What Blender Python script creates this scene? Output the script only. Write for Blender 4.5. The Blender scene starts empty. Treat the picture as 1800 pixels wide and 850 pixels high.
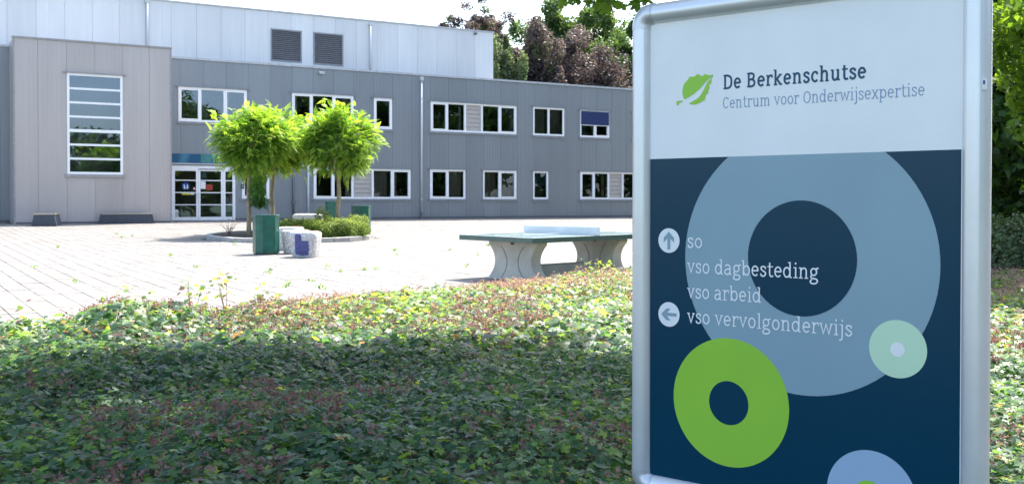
import bpy, math, random
import numpy as np
from mathutils import Vector, Matrix
from mathutils.geometry import tessellate_polygon
random.seed(7); rng = np.random.default_rng(11)
R = math.radians
scene = bpy.context.scene
col = scene.collection

# ------------------------------------------------------------------ camera
EYE = 1.33
cd = bpy.data.cameras.new('camera'); cam = bpy.data.objects.new('camera', cd); col.objects.link(cam)
cam.location = (0, 0, EYE); cam.rotation_euler = (R(90) - .0148, 0, 0)
cd.sensor_width = 36; cd.lens = 37.0; cd.shift_y = -.0231
cd.clip_start = .05; cd.clip_end = 2000
cd.dof.use_dof = True; cd.dof.focus_distance = 4.4; cd.dof.aperture_fstop = 13
scene.camera = cam
# ------------------------------------------------------------------ light
SUN_EL, SUN_AZ = R(57), R(32)
sunv = Vector((math.sin(SUN_AZ) * math.cos(SUN_EL), math.cos(SUN_AZ) * math.cos(SUN_EL), math.sin(SUN_EL)))
w = bpy.data.worlds.new("World"); scene.world = w; w.use_nodes = True
nt = w.node_tree; bg = nt.nodes['Background']
sky = nt.nodes.new('ShaderNodeTexSky'); sky.sky_type = 'NISHITA'; sky.sun_disc = False
sky.sun_elevation = SUN_EL; sky.sun_rotation = SUN_AZ; sky.air_density = 1.0; sky.dust_density = 2.6; sky.ozone_density = 1.0
nt.links.new(sky.outputs[0], bg.inputs[0]); bg.inputs[1].default_value = .15
sl = bpy.data.lights.new('sun', 'SUN'); sl.energy = 3.9; sl.angle = R(.55); sl.color = (1, .955, .88)
sun = bpy.data.objects.new('sun', sl); col.objects.link(sun); sun.rotation_euler = sunv.to_track_quat('Z', 'Y').to_euler()
scene.view_settings.view_transform = 'Standard'; scene.view_settings.look = 'None'
scene.view_settings.gamma = 1; scene.view_settings.exposure = 1.86
scene.cycles.max_bounces = 8; scene.cycles.transparent_max_bounces = 12

# ------------------------------------------------------------------ layout constants (metres, camera over the origin)
TH = R(31.1727); DX, DY = math.cos(TH), math.sin(TH)
P0 = (-14.424, 44.4); GB = .56

def fac_d(x, y): return (x - P0[0]) * DY - (y - P0[1]) * DX
def gz(x, y):
    d = fac_d(x, y)
    return GB if d <= 0 else (0. if d >= 36 else GB * (1 - d / 36) ** 1.6)
def gzn(x, y):
    d = np.clip(fac_d(x, y), 0, 36); return GB * (1 - d / 36) ** 1.6
def from_fac(s, d): return (P0[0] + s * DX + d * DY, P0[1] + s * DY - d * DX)

# ------------------------------------------------------------------ materials
def new_mat(name):
    m = bpy.data.materials.new(name); m.use_nodes = True
    return m, m.node_tree.nodes, m.node_tree.links, m.node_tree.nodes['Principled BSDF']
def noise_col(m, c1, c2, scale=5, detail=4, coord='Object', rough=.6, lo=.35, hi=.65):
    n, l = m.node_tree.nodes, m.node_tree.links
    tc = n.new('ShaderNodeTexCoord'); nz = n.new('ShaderNodeTexNoise'); cr = n.new('ShaderNodeValToRGB')
    nz.inputs['Scale'].default_value = scale; nz.inputs['Detail'].default_value = detail; nz.inputs['Roughness'].default_value = rough
    cr.color_ramp.elements[0].position = lo; cr.color_ramp.elements[1].position = hi
    cr.color_ramp.elements[0].color = (*c1, 1); cr.color_ramp.elements[1].color = (*c2, 1)
    l.new(tc.outputs[coord], nz.inputs['Vector']); l.new(nz.outputs['Fac'], cr.inputs['Fac'])
    return tc, nz, cr
def mat(name, c, rough=.6, metal=0, var=.12, scale=6, bump=0, bscale=60, spec=.5, coat=0):
    m, n, l, b = new_mat(name)
    c1 = tuple(x * (1 - var) for x in c); c2 = tuple(min(1, x * (1 + var)) for x in c)
    tc, nz, cr = noise_col(m, c1, c2, scale)
    l.new(cr.outputs[0], b.inputs['Base Color'])
    b.inputs['Roughness'].default_value = rough; b.inputs['Metallic'].default_value = metal
    b.inputs['Specular IOR Level'].default_value = spec; b.inputs['Coat Weight'].default_value = coat
    if bump:
        nb = n.new('ShaderNodeTexNoise'); nb.inputs['Scale'].default_value = bscale; nb.inputs['Detail'].default_value = 6
        bp = n.new('ShaderNodeBump'); bp.inputs['Strength'].default_value = bump; bp.inputs['Distance'].default_value = .01
        l.new(tc.outputs['Object'], nb.inputs['Vector']); l.new(nb.outputs['Fac'], bp.inputs['Height']); l.new(bp.outputs[0], b.inputs['Normal'])
    return m
def clad_mat(name, c, rib=.165):
    """profiled metal sandwich panel: fine vertical ribs, faint weathering"""
    m, n, l, b = new_mat(name)
    tc, nz, cr = noise_col(m, tuple(x * .93 for x in c), tuple(x * 1.05 for x in c), .55, 6)
    mp = n.new('ShaderNodeMapping'); mp.inputs['Scale'].default_value = (1, 1, .18)
    l.new(tc.outputs['Object'], mp.inputs[0]); l.new(mp.outputs[0], nz.inputs['Vector'])
    sx = n.new('ShaderNodeSeparateXYZ'); l.new(tc.outputs['Object'], sx.inputs[0])
    m1 = n.new('ShaderNodeMath'); m1.operation = 'DIVIDE'; m1.inputs[1].default_value = rib; l.new(sx.outputs[0], m1.inputs[0])
    m2 = n.new('ShaderNodeMath'); m2.operation = 'FRACT'; l.new(m1.outputs[0], m2.inputs[0])
    m3 = n.new('ShaderNodeMath'); m3.operation = 'PINGPONG'; m3.inputs[1].default_value = .5; l.new(m2.outputs[0], m3.inputs[0])
    m4 = n.new('ShaderNodeMapRange'); m4.inputs['From Min'].default_value = .0; m4.inputs['From Max'].default_value = .09; l.new(m3.outputs[0], m4.inputs['Value'])
    bp = n.new('ShaderNodeBump'); bp.inputs['Strength'].default_value = .6; bp.inputs['Distance'].default_value = .010
    l.new(m4.outputs[0], bp.inputs['Height']); l.new(bp.outputs[0], b.inputs['Normal'])
    oi = n.new('ShaderNodeObjectInfo'); mr = n.new('ShaderNodeMapRange'); mr.inputs['To Min'].default_value = .93; mr.inputs['To Max'].default_value = 1.05
    l.new(oi.outputs['Random'], mr.inputs['Value'])
    st = n.new('ShaderNodeTexNoise'); st.inputs['Scale'].default_value = 5; st.inputs['Detail'].default_value = 5
    mp2 = n.new('ShaderNodeMapping'); mp2.inputs['Scale'].default_value = (1, 1, .06); l.new(tc.outputs['Object'], mp2.inputs[0]); l.new(mp2.outputs[0], st.inputs['Vector'])
    sr = n.new('ShaderNodeMapRange'); sr.inputs['From Min'].default_value = .35; sr.inputs['From Max'].default_value = .7; sr.inputs['To Min'].default_value = .97; sr.inputs['To Max'].default_value = 1.02; l.new(st.outputs['Fac'], sr.inputs['Value'])
    mm = n.new('ShaderNodeMath'); mm.operation = 'MULTIPLY'; l.new(mr.outputs[0], mm.inputs[0]); l.new(sr.outputs[0], mm.inputs[1])
    vm = n.new('ShaderNodeVectorMath'); vm.operation = 'SCALE'; l.new(cr.outputs[0], vm.inputs[0]); l.new(mm.outputs[0], vm.inputs[3])
    l.new(vm.outputs[0], b.inputs['Base Color']); b.inputs['Roughness'].default_value = .3
    b.inputs['Specular IOR Level'].default_value = .85
    return m
def leaf_mat(name, stops, trans=.4, rough=.45, spec=.4, tcol=(1.25, 1.25, .55)):
    m, n, l, b = new_mat(name)
    at = n.new('ShaderNodeAttribute'); at.attribute_name = 'tint'
    cr = n.new('ShaderNodeValToRGB'); e = cr.color_ramp.elements
    e[0].position = stops[0][0]; e[0].color = (*stops[0][1], 1); e[1].position = stops[-1][0]; e[1].color = (*stops[-1][1], 1)
    for p, c in stops[1:-1]:
        k = e.new(p); k.color = (*c, 1)
    l.new(at.outputs['Fac'], cr.inputs[0]); l.new(cr.outputs[0], b.inputs['Base Color'])
    b.inputs['Roughness'].default_value = rough; b.inputs['Specular IOR Level'].default_value = spec
    tr = n.new('ShaderNodeBsdfTranslucent'); mx = n.new('ShaderNodeMix'); mx.data_type = 'RGBA'; mx.blend_type = 'MULTIPLY'
    mx.inputs[0].default_value = 1; mx.inputs[7].default_value = (*tcol, 1)
    l.new(cr.outputs[0], mx.inputs[6]); l.new(mx.outputs[2], tr.inputs[0])
    ms = n.new('ShaderNodeMixShader'); ms.inputs[0].default_value = trans
    l.new(b.outputs[0], ms.inputs[1]); l.new(tr.outputs[0], ms.inputs[2]); l.new(ms.outputs[0], n['Material Output'].inputs[0])
    return m
def glass_mat(name, ior=2.5, tint=.78):
    m, n, l, b = new_mat(name)
    n.remove(b)
    t = n.new('ShaderNodeBsdfTransparent'); t.inputs[0].default_value = (tint, tint * 1.02, tint, 1)
    g = n.new('ShaderNodeBsdfGlossy'); g.inputs['Roughness'].default_value = .01; g.inputs[0].default_value = (.62, .76, 1, 1)
    nz = n.new('ShaderNodeTexNoise'); nz.inputs['Scale'].default_value = .9; tc = n.new('ShaderNodeTexCoord')
    bp = n.new('ShaderNodeBump'); bp.inputs['Strength'].default_value = .12; bp.inputs['Distance'].default_value = .02
    l.new(tc.outputs['Object'], nz.inputs['Vector']); l.new(nz.outputs['Fac'], bp.inputs['Height']); l.new(bp.outputs[0], g.inputs['Normal'])
    f = n.new('ShaderNodeFresnel'); f.inputs[0].default_value = ior
    ms = n.new('ShaderNodeMixShader'); l.new(f.outputs[0], ms.inputs[0]); l.new(t.outputs[0], ms.inputs[1]); l.new(g.outputs[0], ms.inputs[2])
    l.new(ms.outputs[0], n['Material Output'].inputs[0])
    return m

M = {}
M['clad_grey'] = clad_mat('blue grey cladding', (.214, .232, .25))
M['clad_white'] = clad_mat('pale grey cladding', (.63, .64, .65), .5)
M['clad_taupe'] = clad_mat('taupe cladding', (.43, .375, .352))
M['joint'] = mat('dark joint', (.12, .125, .135), .8)
M['trim_grey'] = mat('grey metal trim', (.23, .24, .265), .45)
M['trim_light'] = mat('light metal trim', (.45, .46, .48), .4)
M['trim_taupe'] = mat('taupe metal trim', (.31, .29, .285), .45)
M['white_frame'] = mat('white painted frame', (.86, .85, .84), .35, var=.03)
M['glass'] = glass_mat('window glass')
M['room'] = mat('interior plaster', (.46, .43, .38), .9, var=.3, scale=.7)
M['room_dark'] = mat('interior floor', (.10, .08, .06), .6)
M['beige_slat'] = mat('beige slat panel', (.42, .38, .345), .6, var=.05)
M['screen_blue'] = mat('blue sun screen', (.014, .028, .105), .85, var=.1, scale=30)
M['vent'] = mat('louvre grey', (.17, .17, .18), .5)
M['pipe'] = mat('pale downpipe', (.52, .54, .58), .4, var=.05)
M['pipe_dark'] = mat('dark downpipe', (.13, .135, .15), .5)
M['band'] = None
M['dark_grey'] = mat('dark grey painted steel', (.04, .05, .07), .5)
M['wood'] = mat('weathered wood', (.36, .29, .22), .8, bump=.4, bscale=30)
M['concrete'] = mat('pale cast concrete', (.56, .53, .48), .85, var=.13, scale=3, bump=.35, bscale=90)
M['kerb'] = mat('kerb concrete', (.36, .35, .33), .9, var=.2, scale=8, bump=.5, bscale=60)
M['table_green'] = mat('green coated slab', (.085, .135, .12), .22, var=.08)
M['net_white'] = mat('white metal net plate', (.8, .82, .86), .45, var=.03)
M['bin_green'] = mat('dark green enamel', (.01, .10, .07), .3, var=.25, spec=.5)
M['bin_top'] = mat('dark green lid', (.02, .12, .10), .12, spec=.7)
M['soil'] = mat('dark soil', (.035, .028, .02), .95, var=.4, scale=12, bump=.8, bscale=25)
M['bark'] = mat('brown bark', (.34, .27, .16), .9, var=.3, scale=20, bump=.9, bscale=40)
M['bark_dark'] = mat('dark bark', (.07, .055, .04), .95, var=.3, scale=12, bump=.9, bscale=30)
M['twig'] = mat('dry twig', (.20, .10, .08), .9)
M['alu'] = mat('satin aluminium', (.74, .74, .75), .32, metal=.45, var=.03)
M['alu_joint'] = mat('aluminium elbow', (.66, .67, .69), .36, metal=.5, var=.03)
def printed(name, c):
    m, n, l, b = new_mat(name)
    tc, nz, cr = noise_col(m, tuple(x * .97 for x in c), tuple(x * 1.03 for x in c), 2.2)
    l.new(cr.outputs[0], b.inputs['Base Color']); b.inputs['Roughness'].default_value = .2
    b.inputs['Specular IOR Level'].default_value = .22
    return m
M['p_white'] = printed('print white', (.89, .875, .85))
M['p_navy'] = printed('print navy', (.004, .048, .088))
M['p_blue'] = printed('print steel blue', (.28, .40, .455))
M['p_blue2'] = printed('print pale blue', (.36, .49, .64))
M['p_green'] = printed('print green', (.33, .62, .065))
M['p_lgreen'] = printed('print pale green', (.60, .80, .56))
M['p_text'] = printed('print text white', (.88, .88, .88))
M['p_dark'] = printed('print dark blue text', (.015, .075, .14))
M['p_mid'] = printed('print soft blue text', (.22, .33, .48))
M['red'] = printed('red notice', (.36, .055, .045)); M['yellow'] = printed('yellow notice', (.6, .5, .05))
M['paper'] = printed('paper', (.75, .75, .75)); M['orange'] = printed('cardboard', (.5, .25, .08)); M['blue'] = printed('blue sticker', (.025, .065, .24))
M['sign_green'] = printed('lime lettering', (.10, .30, .09))
M['pink'] = printed('pink notice', (.75, .4, .4))

# teal board with pale swoosh stains
m, n, l, b = new_mat('teal board')
tc = n.new('ShaderNodeTexCoord'); wv = n.new('ShaderNodeTexWave'); wv.inputs['Scale'].default_value = .25; wv.inputs['Distortion'].default_value = 9; wv.inputs['Detail'].default_value = 2
cr = n.new('ShaderNodeValToRGB'); cr.color_ramp.elements[0].color = (.008, .075, .16, 1); cr.color_ramp.elements[1].color = (.045, .17, .26, 1)
cr.color_ramp.elements[0].position = .45
l.new(tc.outputs['Object'], wv.inputs['Vector']); l.new(wv.outputs['Fac'], cr.inputs[0]); l.new(cr.outputs[0], b.inputs['Base Color']); b.inputs['Roughness'].default_value = .3
M['band'] = m
# paving: per-slab tone, stains
def paving_mat(name):
    m, n, l, b = new_mat(name)
    ge = n.new('ShaderNodeNewGeometry'); mp = n.new('ShaderNodeMapping'); mp.vector_type = 'POINT'
    mp.inputs['Rotation'].default_value = (0, 0, -TH)
    l.new(ge.outputs['Position'], mp.inputs[0])
    sn = n.new('ShaderNodeVectorMath'); sn.operation = 'SNAP'; sn.inputs[1].default_value = (.3, .3, 50)
    off = n.new('ShaderNodeVectorMath'); off.operation = 'ADD'
    ox = P0[0] * DX + P0[1] * DY; oy = -P0[0] * DY + P0[1] * DX
    off.inputs[1].default_value = (-ox + 30, -oy + 60, 0)
    l.new(mp.outputs[0], off.inputs[0]); l.new(off.outputs[0], sn.inputs[0])
    wn = n.new('ShaderNodeTexWhiteNoise'); l.new(sn.outputs[0], wn.inputs['Vector'])
    nz = n.new('ShaderNodeTexNoise'); nz.inputs['Scale'].default_value = .6; nz.inputs['Detail'].default_value = 8; nz.inputs['Roughness'].default_value = .65
    l.new(ge.outputs['Position'], nz.inputs['Vector'])
    ad = n.new('ShaderNodeMath'); ad.operation = 'MULTIPLY_ADD'; ad.inputs[1].default_value = .35
    l.new(wn.outputs[0], ad.inputs[0]); l.new(nz.outputs['Fac'], ad.inputs[2])
    cr = n.new('ShaderNodeValToRGB'); e = cr.color_ramp.elements
    e[0].position = .3; e[0].color = (.135, .125, .112, 1); e[1].position = .85; e[1].color = (.185, .177, .166, 1)
    l.new(ad.outputs[0], cr.inputs[0]); l.new(cr.outputs[0], b.inputs['Base Color']); b.inputs['Roughness'].default_value = .85
    return m
M['paving'] = paving_mat('concrete paving')
M['sand'] = mat('joint sand', (.07, .06, .04), .95, var=.3, scale=3)
M['grass'] = mat('rough grass', (.06, .085, .03), .95, var=.4, scale=1.5, bump=.6, bscale=12)
# mosaic
def mosaic(name, c1, c2):
    m, n, l, b = new_mat(name)
    tc = n.new('ShaderNodeTexCoord'); vo = n.new('ShaderNodeTexVoronoi'); vo.inputs['Scale'].default_value = 34
    l.new(tc.outputs['Object'], vo.inputs['Vector'])
    wn = n.new('ShaderNodeTexWhiteNoise'); l.new(vo.outputs['Color'], wn.inputs['Vector'])
    cr = n.new('ShaderNodeValToRGB'); cr.color_ramp.elements[0].color = (*c1, 1); cr.color_ramp.elements[1].color = (*c2, 1)
    l.new(wn.outputs[0], cr.inputs[0])
    ve = n.new('ShaderNodeTexVoronoi'); ve.feature = 'DISTANCE_TO_EDGE'; ve.inputs['Scale'].default_value = 34; l.new(tc.outputs['Object'], ve.inputs['Vector'])
    mr = n.new('ShaderNodeMapRange'); mr.inputs['From Max'].default_value = .08; l.new(ve.outputs['Distance'], mr.inputs['Value'])
    mx = n.new('ShaderNodeMix'); mx.data_type = 'RGBA'; mx.inputs[6].default_value = (.16, .15, .14, 1)
    l.new(mr.outputs[0], mx.inputs[0]); l.new(cr.outputs[0], mx.inputs[7]); l.new(mx.outputs[2], b.inputs['Base Color'])
    bp = n.new('ShaderNodeBump'); bp.inputs['Strength'].default_value = .6; bp.inputs['Distance'].default_value = .01; l.new(mr.outputs[0], bp.inputs['Height']); l.new(bp.outputs[0], b.inputs['Normal'])
    b.inputs['Roughness'].default_value = .3
    return m
M['mos_white'] = mosaic('white mosaic', (.5, .5, .5), (.8, .79, .77))
M['mos_blue'] = mosaic('blue mosaic', (.02, .03, .16), (.08, .10, .38))
M['mos_red'] = mosaic('red mosaic', (.45, .06, .03), (.6, .18, .1))

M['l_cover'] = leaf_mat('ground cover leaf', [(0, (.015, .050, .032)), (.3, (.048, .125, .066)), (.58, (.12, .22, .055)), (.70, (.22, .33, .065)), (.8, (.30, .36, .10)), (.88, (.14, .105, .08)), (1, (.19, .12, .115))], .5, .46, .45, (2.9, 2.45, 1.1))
M['l_stalk'] = leaf_mat('spent flower stalk', [(0, (.14, .08, .08)), (.5, (.25, .155, .145)), (1, (.62, .48, .38))], .4, .7, .2, (1.3, 1, .8))
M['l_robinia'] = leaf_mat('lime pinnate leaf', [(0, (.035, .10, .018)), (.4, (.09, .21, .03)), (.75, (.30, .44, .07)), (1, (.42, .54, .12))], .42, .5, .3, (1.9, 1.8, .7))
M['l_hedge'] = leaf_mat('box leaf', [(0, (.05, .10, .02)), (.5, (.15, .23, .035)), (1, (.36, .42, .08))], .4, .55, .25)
M['l_green'] = leaf_mat('green tree leaf', [(0, (.04, .08, .03)), (.5, (.085, .145, .05)), (1, (.16, .23, .08))], .42, .5, .35, (1.5, 1.5, .6))
M['l_dark'] = leaf_mat('dark tree leaf', [(0, (.02, .05, .02)), (.6, (.05, .11, .03)), (1, (.14, .22, .04))], .5, .5, .35, (1.8, 1.8, .5))
M['l_pale'] = leaf_mat('pale grey green leaf', [(0, (.07, .10, .06)), (.6, (.13, .18, .09)), (1, (.22, .28, .13))], .35, .55, .3)
M['l_beech'] = leaf_mat('copper beech leaf', [(0, (.04, .033, .036)), (.45, (.090, .070, .074)), (.75, (.155, .125, .118)), (.82, (.08, .11, .05)), (1, (.12, .16, .06))], .38, .55, .4, (1.5, 1.35, 1.1))
M['l_over'] = leaf_mat('overhanging lobed leaf', [(0, (.08, .17, .02)), (1, (.20, .30, .045))], .5, .45, .35, (1.4, 1.4, .5))

# ------------------------------------------------------------------ mesh helpers
class MB:
    def __init__(s): s.v = []; s.f = []
    def box(s, x0, x1, y0, y1, z0, z1):
        k = len(s.v)
        s.v += [(x0, y0, z0), (x1, y0, z0), (x1, y1, z0), (x0, y1, z0), (x0, y0, z1), (x1, y0, z1), (x1, y1, z1), (x0, y1, z1)]
        s.f += [tuple(k + i for i in q) for q in ((0, 3, 2, 1), (4, 5, 6, 7), (0, 1, 5, 4), (1, 2, 6, 5), (2, 3, 7, 6), (3, 0, 4, 7))]
        return s
    def poly(s, pts):
        k = len(s.v); s.v += [tuple(p) for p in pts]; s.f.append(tuple(range(k, k + len(pts)))); return s
    def tube(s, pts, rads, n=8, cap=True):
        rings = []
        P = [Vector(p) for p in pts]
        if not hasattr(rads, '__len__'): rads = [rads] * len(P)
        ref = Vector((0, 0, 1))
        for i, p in enumerate(P):
            d = (P[min(i + 1, len(P) - 1)] - P[max(i - 1, 0)]).normalized()
            rf = ref if abs(d.dot(ref)) < .95 else Vector((1, 0, 0))
            a = d.cross(rf).normalized()
            if rings and a.dot(pa) < 0: a = -a
            pa = a
            bb = d.cross(a)
            k = len(s.v); rings.append(k)
            for j in range(n):
                t = 2 * math.pi * j / n
                s.v.append(tuple(p + (a * math.cos(t) + bb * math.sin(t)) * rads[i]))
        for r0, r1 in zip(rings, rings[1:]):
            for j in range(n): s.f.append((r0 + j, r0 + (j + 1) % n, r1 + (j + 1) % n, r1 + j))
        if cap:
            s.f.append(tuple(rings[0] + j for j in range(n))[::-1]); s.f.append(tuple(rings[-1] + j for j in range(n)))
        return s
    def prism(s, pts, axis_fn, t0, t1):
        """pts: 2D outline; axis_fn(a,b,t)->3D point"""
        k = len(s.v); n = len(pts)
        s.v += [tuple(axis_fn(a, b, t0)) for a, b in pts] + [tuple(axis_fn(a, b, t1)) for a, b in pts]
        for i in range(n): s.f.append((k + i, k + (i + 1) % n, k + n + (i + 1) % n, k + n + i))
        tri = tessellate_polygon([[Vector((a, b, 0)) for a, b in pts]])
        for t in tri: s.f.append(tuple(k + i for i in t)); s.f.append(tuple(k + n + i for i in reversed(t)))
        return s
    def build(s, name, m, parent=None, smooth=False, bevel=0, loc=None, recalc=False):
        me = bpy.data.meshes.new(name); me.from_pydata(s.v, [], s.f); me.update()
        me.materials.append(m)
        if recalc:
            import bmesh
            bm = bmesh.new(); bm.from_mesh(me); bmesh.ops.recalc_face_normals(bm, faces=bm.faces); bm.to_mesh(me); bm.free()
        if smooth:
            for p in me.polygons: p.use_smooth = True
        o = bpy.data.objects.new(name, me); col.objects.link(o)
        if parent: o.parent = parent
        if loc: o.location = loc
        if bevel:
            b = o.modifiers.new('bevel', 'BEVEL'); b.width = bevel; b.segments = 2; b.limit_method = 'ANGLE'
        return o
def empty(name, label, cat, loc=(0, 0, 0), rz=0, group=None):
    o = bpy.data.objects.new(name, None); col.objects.link(o); o.location = loc; o.rotation_euler = (0, 0, rz)
    o['label'] = label; o['category'] = cat
    if group: o['group'] = group
    return o
def tag(o, label, cat, group=None):
    o['label'] = label; o['category'] = cat
    if group: o['group'] = group
    return o
def scatter(name, tv, tf, pos, rot, scl, tint, m, parent=None, smooth=False):
    """one mesh holding many copies of a small template (leaf clouds)"""
    tv = np.asarray(tv, float); tf = np.asarray(tf, int); n = len(pos); k = len(tv)
    scl = np.broadcast_to(np.asarray(scl, float), (n,))
    V = np.einsum('nij,kj->nki', rot, tv) * scl[:, None, None] + np.asarray(pos)[:, None, :]
    Fc = (tf[None] + (np.arange(n) * k)[:, None, None]).reshape(-1)
    me = bpy.data.meshes.new(name); nf = n * len(tf); w_ = tf.shape[1]
    me.vertices.add(n * k); me.vertices.foreach_set('co', V.reshape(-1).astype(np.float32))
    me.loops.add(nf * w_); me.loops.foreach_set('vertex_index', Fc.astype(np.int32))
    me.polygons.add(nf); me.polygons.foreach_set('loop_start', (np.arange(nf) * w_).astype(np.int32))
    if smooth: me.polygons.foreach_set('use_smooth', np.ones(nf, bool))
    me.update(calc_edges=True)
    a = me.attributes.new('tint', 'FLOAT', 'POINT'); a.data.foreach_set('value', np.repeat(np.asarray(tint, np.float32), k))
    me.materials.append(m)
    o = bpy.data.objects.new(name, me); col.objects.link(o)
    if parent: o.parent = parent
    return o
def rots(zdir, spin):
    """rotation matrices with local z along zdir (n,3) and spin about it"""
    z = zdir / np.linalg.norm(zdir, axis=1, keepdims=True)
    h = np.where(np.abs(z[:, 2:3]) > .9, np.array([[1., 0, 0]]), np.array([[0, 0, 1.]]))
    x = np.cross(h, z); x /= np.linalg.norm(x, axis=1, keepdims=True); y = np.cross(z, x)
    c, s_ = np.cos(spin)[:, None], np.sin(spin)[:, None]
    return np.stack([x * c + y * s_, -x * s_ + y * c, z], axis=2)
def rand_dirs(n, r=rng):
    v = r.normal(size=(n, 3)); return v / np.linalg.norm(v, axis=1, keepdims=True)

# ------------------------------------------------------------------ slab-serif stroke lettering
def ell(cx, cy, rx, ry, a0=0, a1=360, n=22):
    return [(cx + rx * math.cos(R(a0 + (a1 - a0) * i / n)), cy + ry * math.sin(R(a0 + (a1 - a0) * i / n))) for i in range(n + 1)]
def spl(pts, n=6):
    out = []; P = [pts[0]] + list(pts) + [pts[-1]]
    for i in range(1, len(P) - 2):
        p0, p1, p2, p3 = P[i - 1], P[i], P[i + 1], P[i + 2]
        for j in range(n):
            t = j / n
            out.append(tuple(.5 * ((2 * p1[k]) + (-p0[k] + p2[k]) * t + (2 * p0[k] - 5 * p1[k] + 4 * p2[k] - p3[k]) * t * t + (-p0[k] + 3 * p1[k] - 3 * p2[k] + p3[k]) * t ** 3) for k in (0, 1)))
    out.append(pts[-1]); return out
def glyph(c):
    """(advance, main strokes, thin slabs)"""
    A, C = 1.45, 1.36
    S = lambda x0, x1, y: [(x0, y), (x1, y)]
    T, B_ = .955, .045
    if c == ' ': return .42, [], []
    if c == 'o': return .86, [ell(.43, .5, .30, .44)], []
    if c == 's': return .70, [spl([(.57, .80), (.42, .945), (.2, .90), (.15, .72), (.33, .54), (.52, .42), (.58, .24), (.44, .06), (.24, .06), (.12, .2)])], [[(.57, .70), (.57, .94)], [(.12, .07), (.12, .3)]]
    if c == 'v': return .84, [[(.14, .98), (.42, .06), (.70, .98)]], [S(.0, .28, T), S(.57, .84, T)]
    if c == 'w': return 1.22, [[(.14, .98), (.36, .06), (.61, .9), (.86, .06), (1.08, .98)]], [S(.0, .28, T), S(.95, 1.22, T)]
    if c == 'x': return .84, [[(.14, .98), (.70, .02)], [(.70, .98), (.14, .02)]], [S(.0, .28, T), S(.57, .84, T), S(.0, .28, B_), S(.57, .84, B_)]
    if c == 'd': return .95, [ell(.40, .5, .29, .44), [(.70, 0), (.70, A)]], [S(.50, .72, A - .045), S(.70, .88, B_)]
    if c == 'b': return .92, [ell(.50, .5, .29, .44), [(.20, 0), (.20, A)]], [S(.02, .22, A - .045)]
    if c == 'p': return .95, [ell(.52, .5, .29, .44), [(.22, -.42), (.22, 1.)]], [S(.03, .24, T), S(.06, .40, -.40)]
    if c == 'a': return .86, [spl([(.15, .80), (.27, .95), (.48, .93), (.62, .76), (.62, .5)]), [(.62, .6), (.62, .02)], spl([(.62, .55), (.33, .54), (.13, .40), (.13, .16), (.3, .04), (.5, .10), (.62, .28)])], [S(.62, .80, B_)]
    if c == 'g': return .88, [ell(.40, .64, .26, .31), spl([(.26, .36), (.14, .24), (.2, .1), (.42, .04), (.66, -.02), (.74, -.2), (.6, -.38), (.36, -.42), (.14, -.36), (.10, -.2), (.24, -.02)]), spl([(.58, .84), (.70, .97), (.84, .95)])], []
    if c == 'e': return .84, [ell(.42, .5, .29, .44, 0, 318), [(.13, .52), (.71, .52)]], []
    if c == 'c': return .76, [ell(.42, .5, .29, .44, 45, 318)], [[(.62, .66), (.62, .9)]]
    if c == 't': return .62, [spl([(.26, 1.32), (.26, .9), (.26, .3), (.34, .08), (.48, .05), (.60, .12)])], [S(.04, .58, T)]
    if c == 'i': return .50, [[(.26, 0), (.26, 1.)], [(.25, 1.25), (.25, 1.43)]], [S(.06, .28, T), S(.06, .46, B_)]
    if c == 'j': return .46, [spl([(.27, 1.), (.27, .2), (.26, -.2), (.18, -.36), (.0, -.42)]), [(.27, 1.25), (.27, 1.43)]], [S(.06, .28, T)]
    if c == 'l': return .50, [[(.26, 0), (.26, A)]], [S(.06, .28, A - .045), S(.06, .46, B_)]
    if c == 'n': return .98, [[(.22, 0), (.22, 1.)], spl([(.22, .68), (.34, .88), (.52, .95), (.68, .84), (.72, .6), (.72, .3), (.72, 0)])], [S(.04, .24, T), S(.05, .40, B_), S(.56, .90, B_)]
    if c == 'h': return .98, [[(.22, 0), (.22, A)], spl([(.22, .68), (.34, .88), (.52, .95), (.68, .84), (.72, .6), (.72, .3), (.72, 0)])], [S(.04, .24, A - .045), S(.05, .40, B_), S(.56, .90, B_)]
    if c == 'm': return 1.46, [[(.22, 0), (.22, 1.)]] + [spl([(q - .48, .68), (q - .36, .88), (q - .2, .95), (q - .04, .84), (q, .6), (q, .3), (q, 0)]) for q in (.70, 1.18)], [S(.04, .24, T), S(.05, .38, B_), S(.56, .86, B_), S(1.04, 1.36, B_)]
    if c == 'r': return .70, [[(.22, 0), (.22, 1.)], spl([(.22, .66), (.34, .88), (.50, .95), (.64, .93)])], [S(.04, .24, T), S(.05, .44, B_), [(.64, .72), (.64, .96)]]
    if c == 'u': return .98, [spl([(.22, 1.), (.22, .7), (.22, .35), (.28, .12), (.44, .05), (.6, .13), (.72, .34)]), [(.72, 0), (.72, 1.)]], [S(.04, .24, T), S(.55, .74, T), S(.72, .90, B_)]
    if c == 'k': return .92, [[(.22, 0), (.22, A)], [(.30, .5), (.70, .97)], [(.36, .56), (.74, .03)]], [S(.04, .24, A - .045), S(.05, .40, B_), S(.56, .86, T), S(.60, .90, B_)]
    if c == 'D': return 1.06, [[(.22, 0), (.22, C)], spl([(.22, C - .06), (.5, C - .06), (.74, C - .2), (.88, .95), (.88, .42), (.74, .16), (.5, .06), (.22, .06)])], [S(.04, .24, C - .045), S(.04, .24, B_)]
    if c == 'B': return 1.02, [[(.22, 0), (.22, C)], spl([(.22, C - .06), (.5, C - .06), (.72, C - .18), (.72, .88), (.52, .74), (.22, .73)]), spl([(.5, .73), (.74, .62), (.82, .38), (.72, .14), (.5, .06), (.22, .06)])], [S(.04, .24, C - .045), S(.04, .24, B_)]
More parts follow.
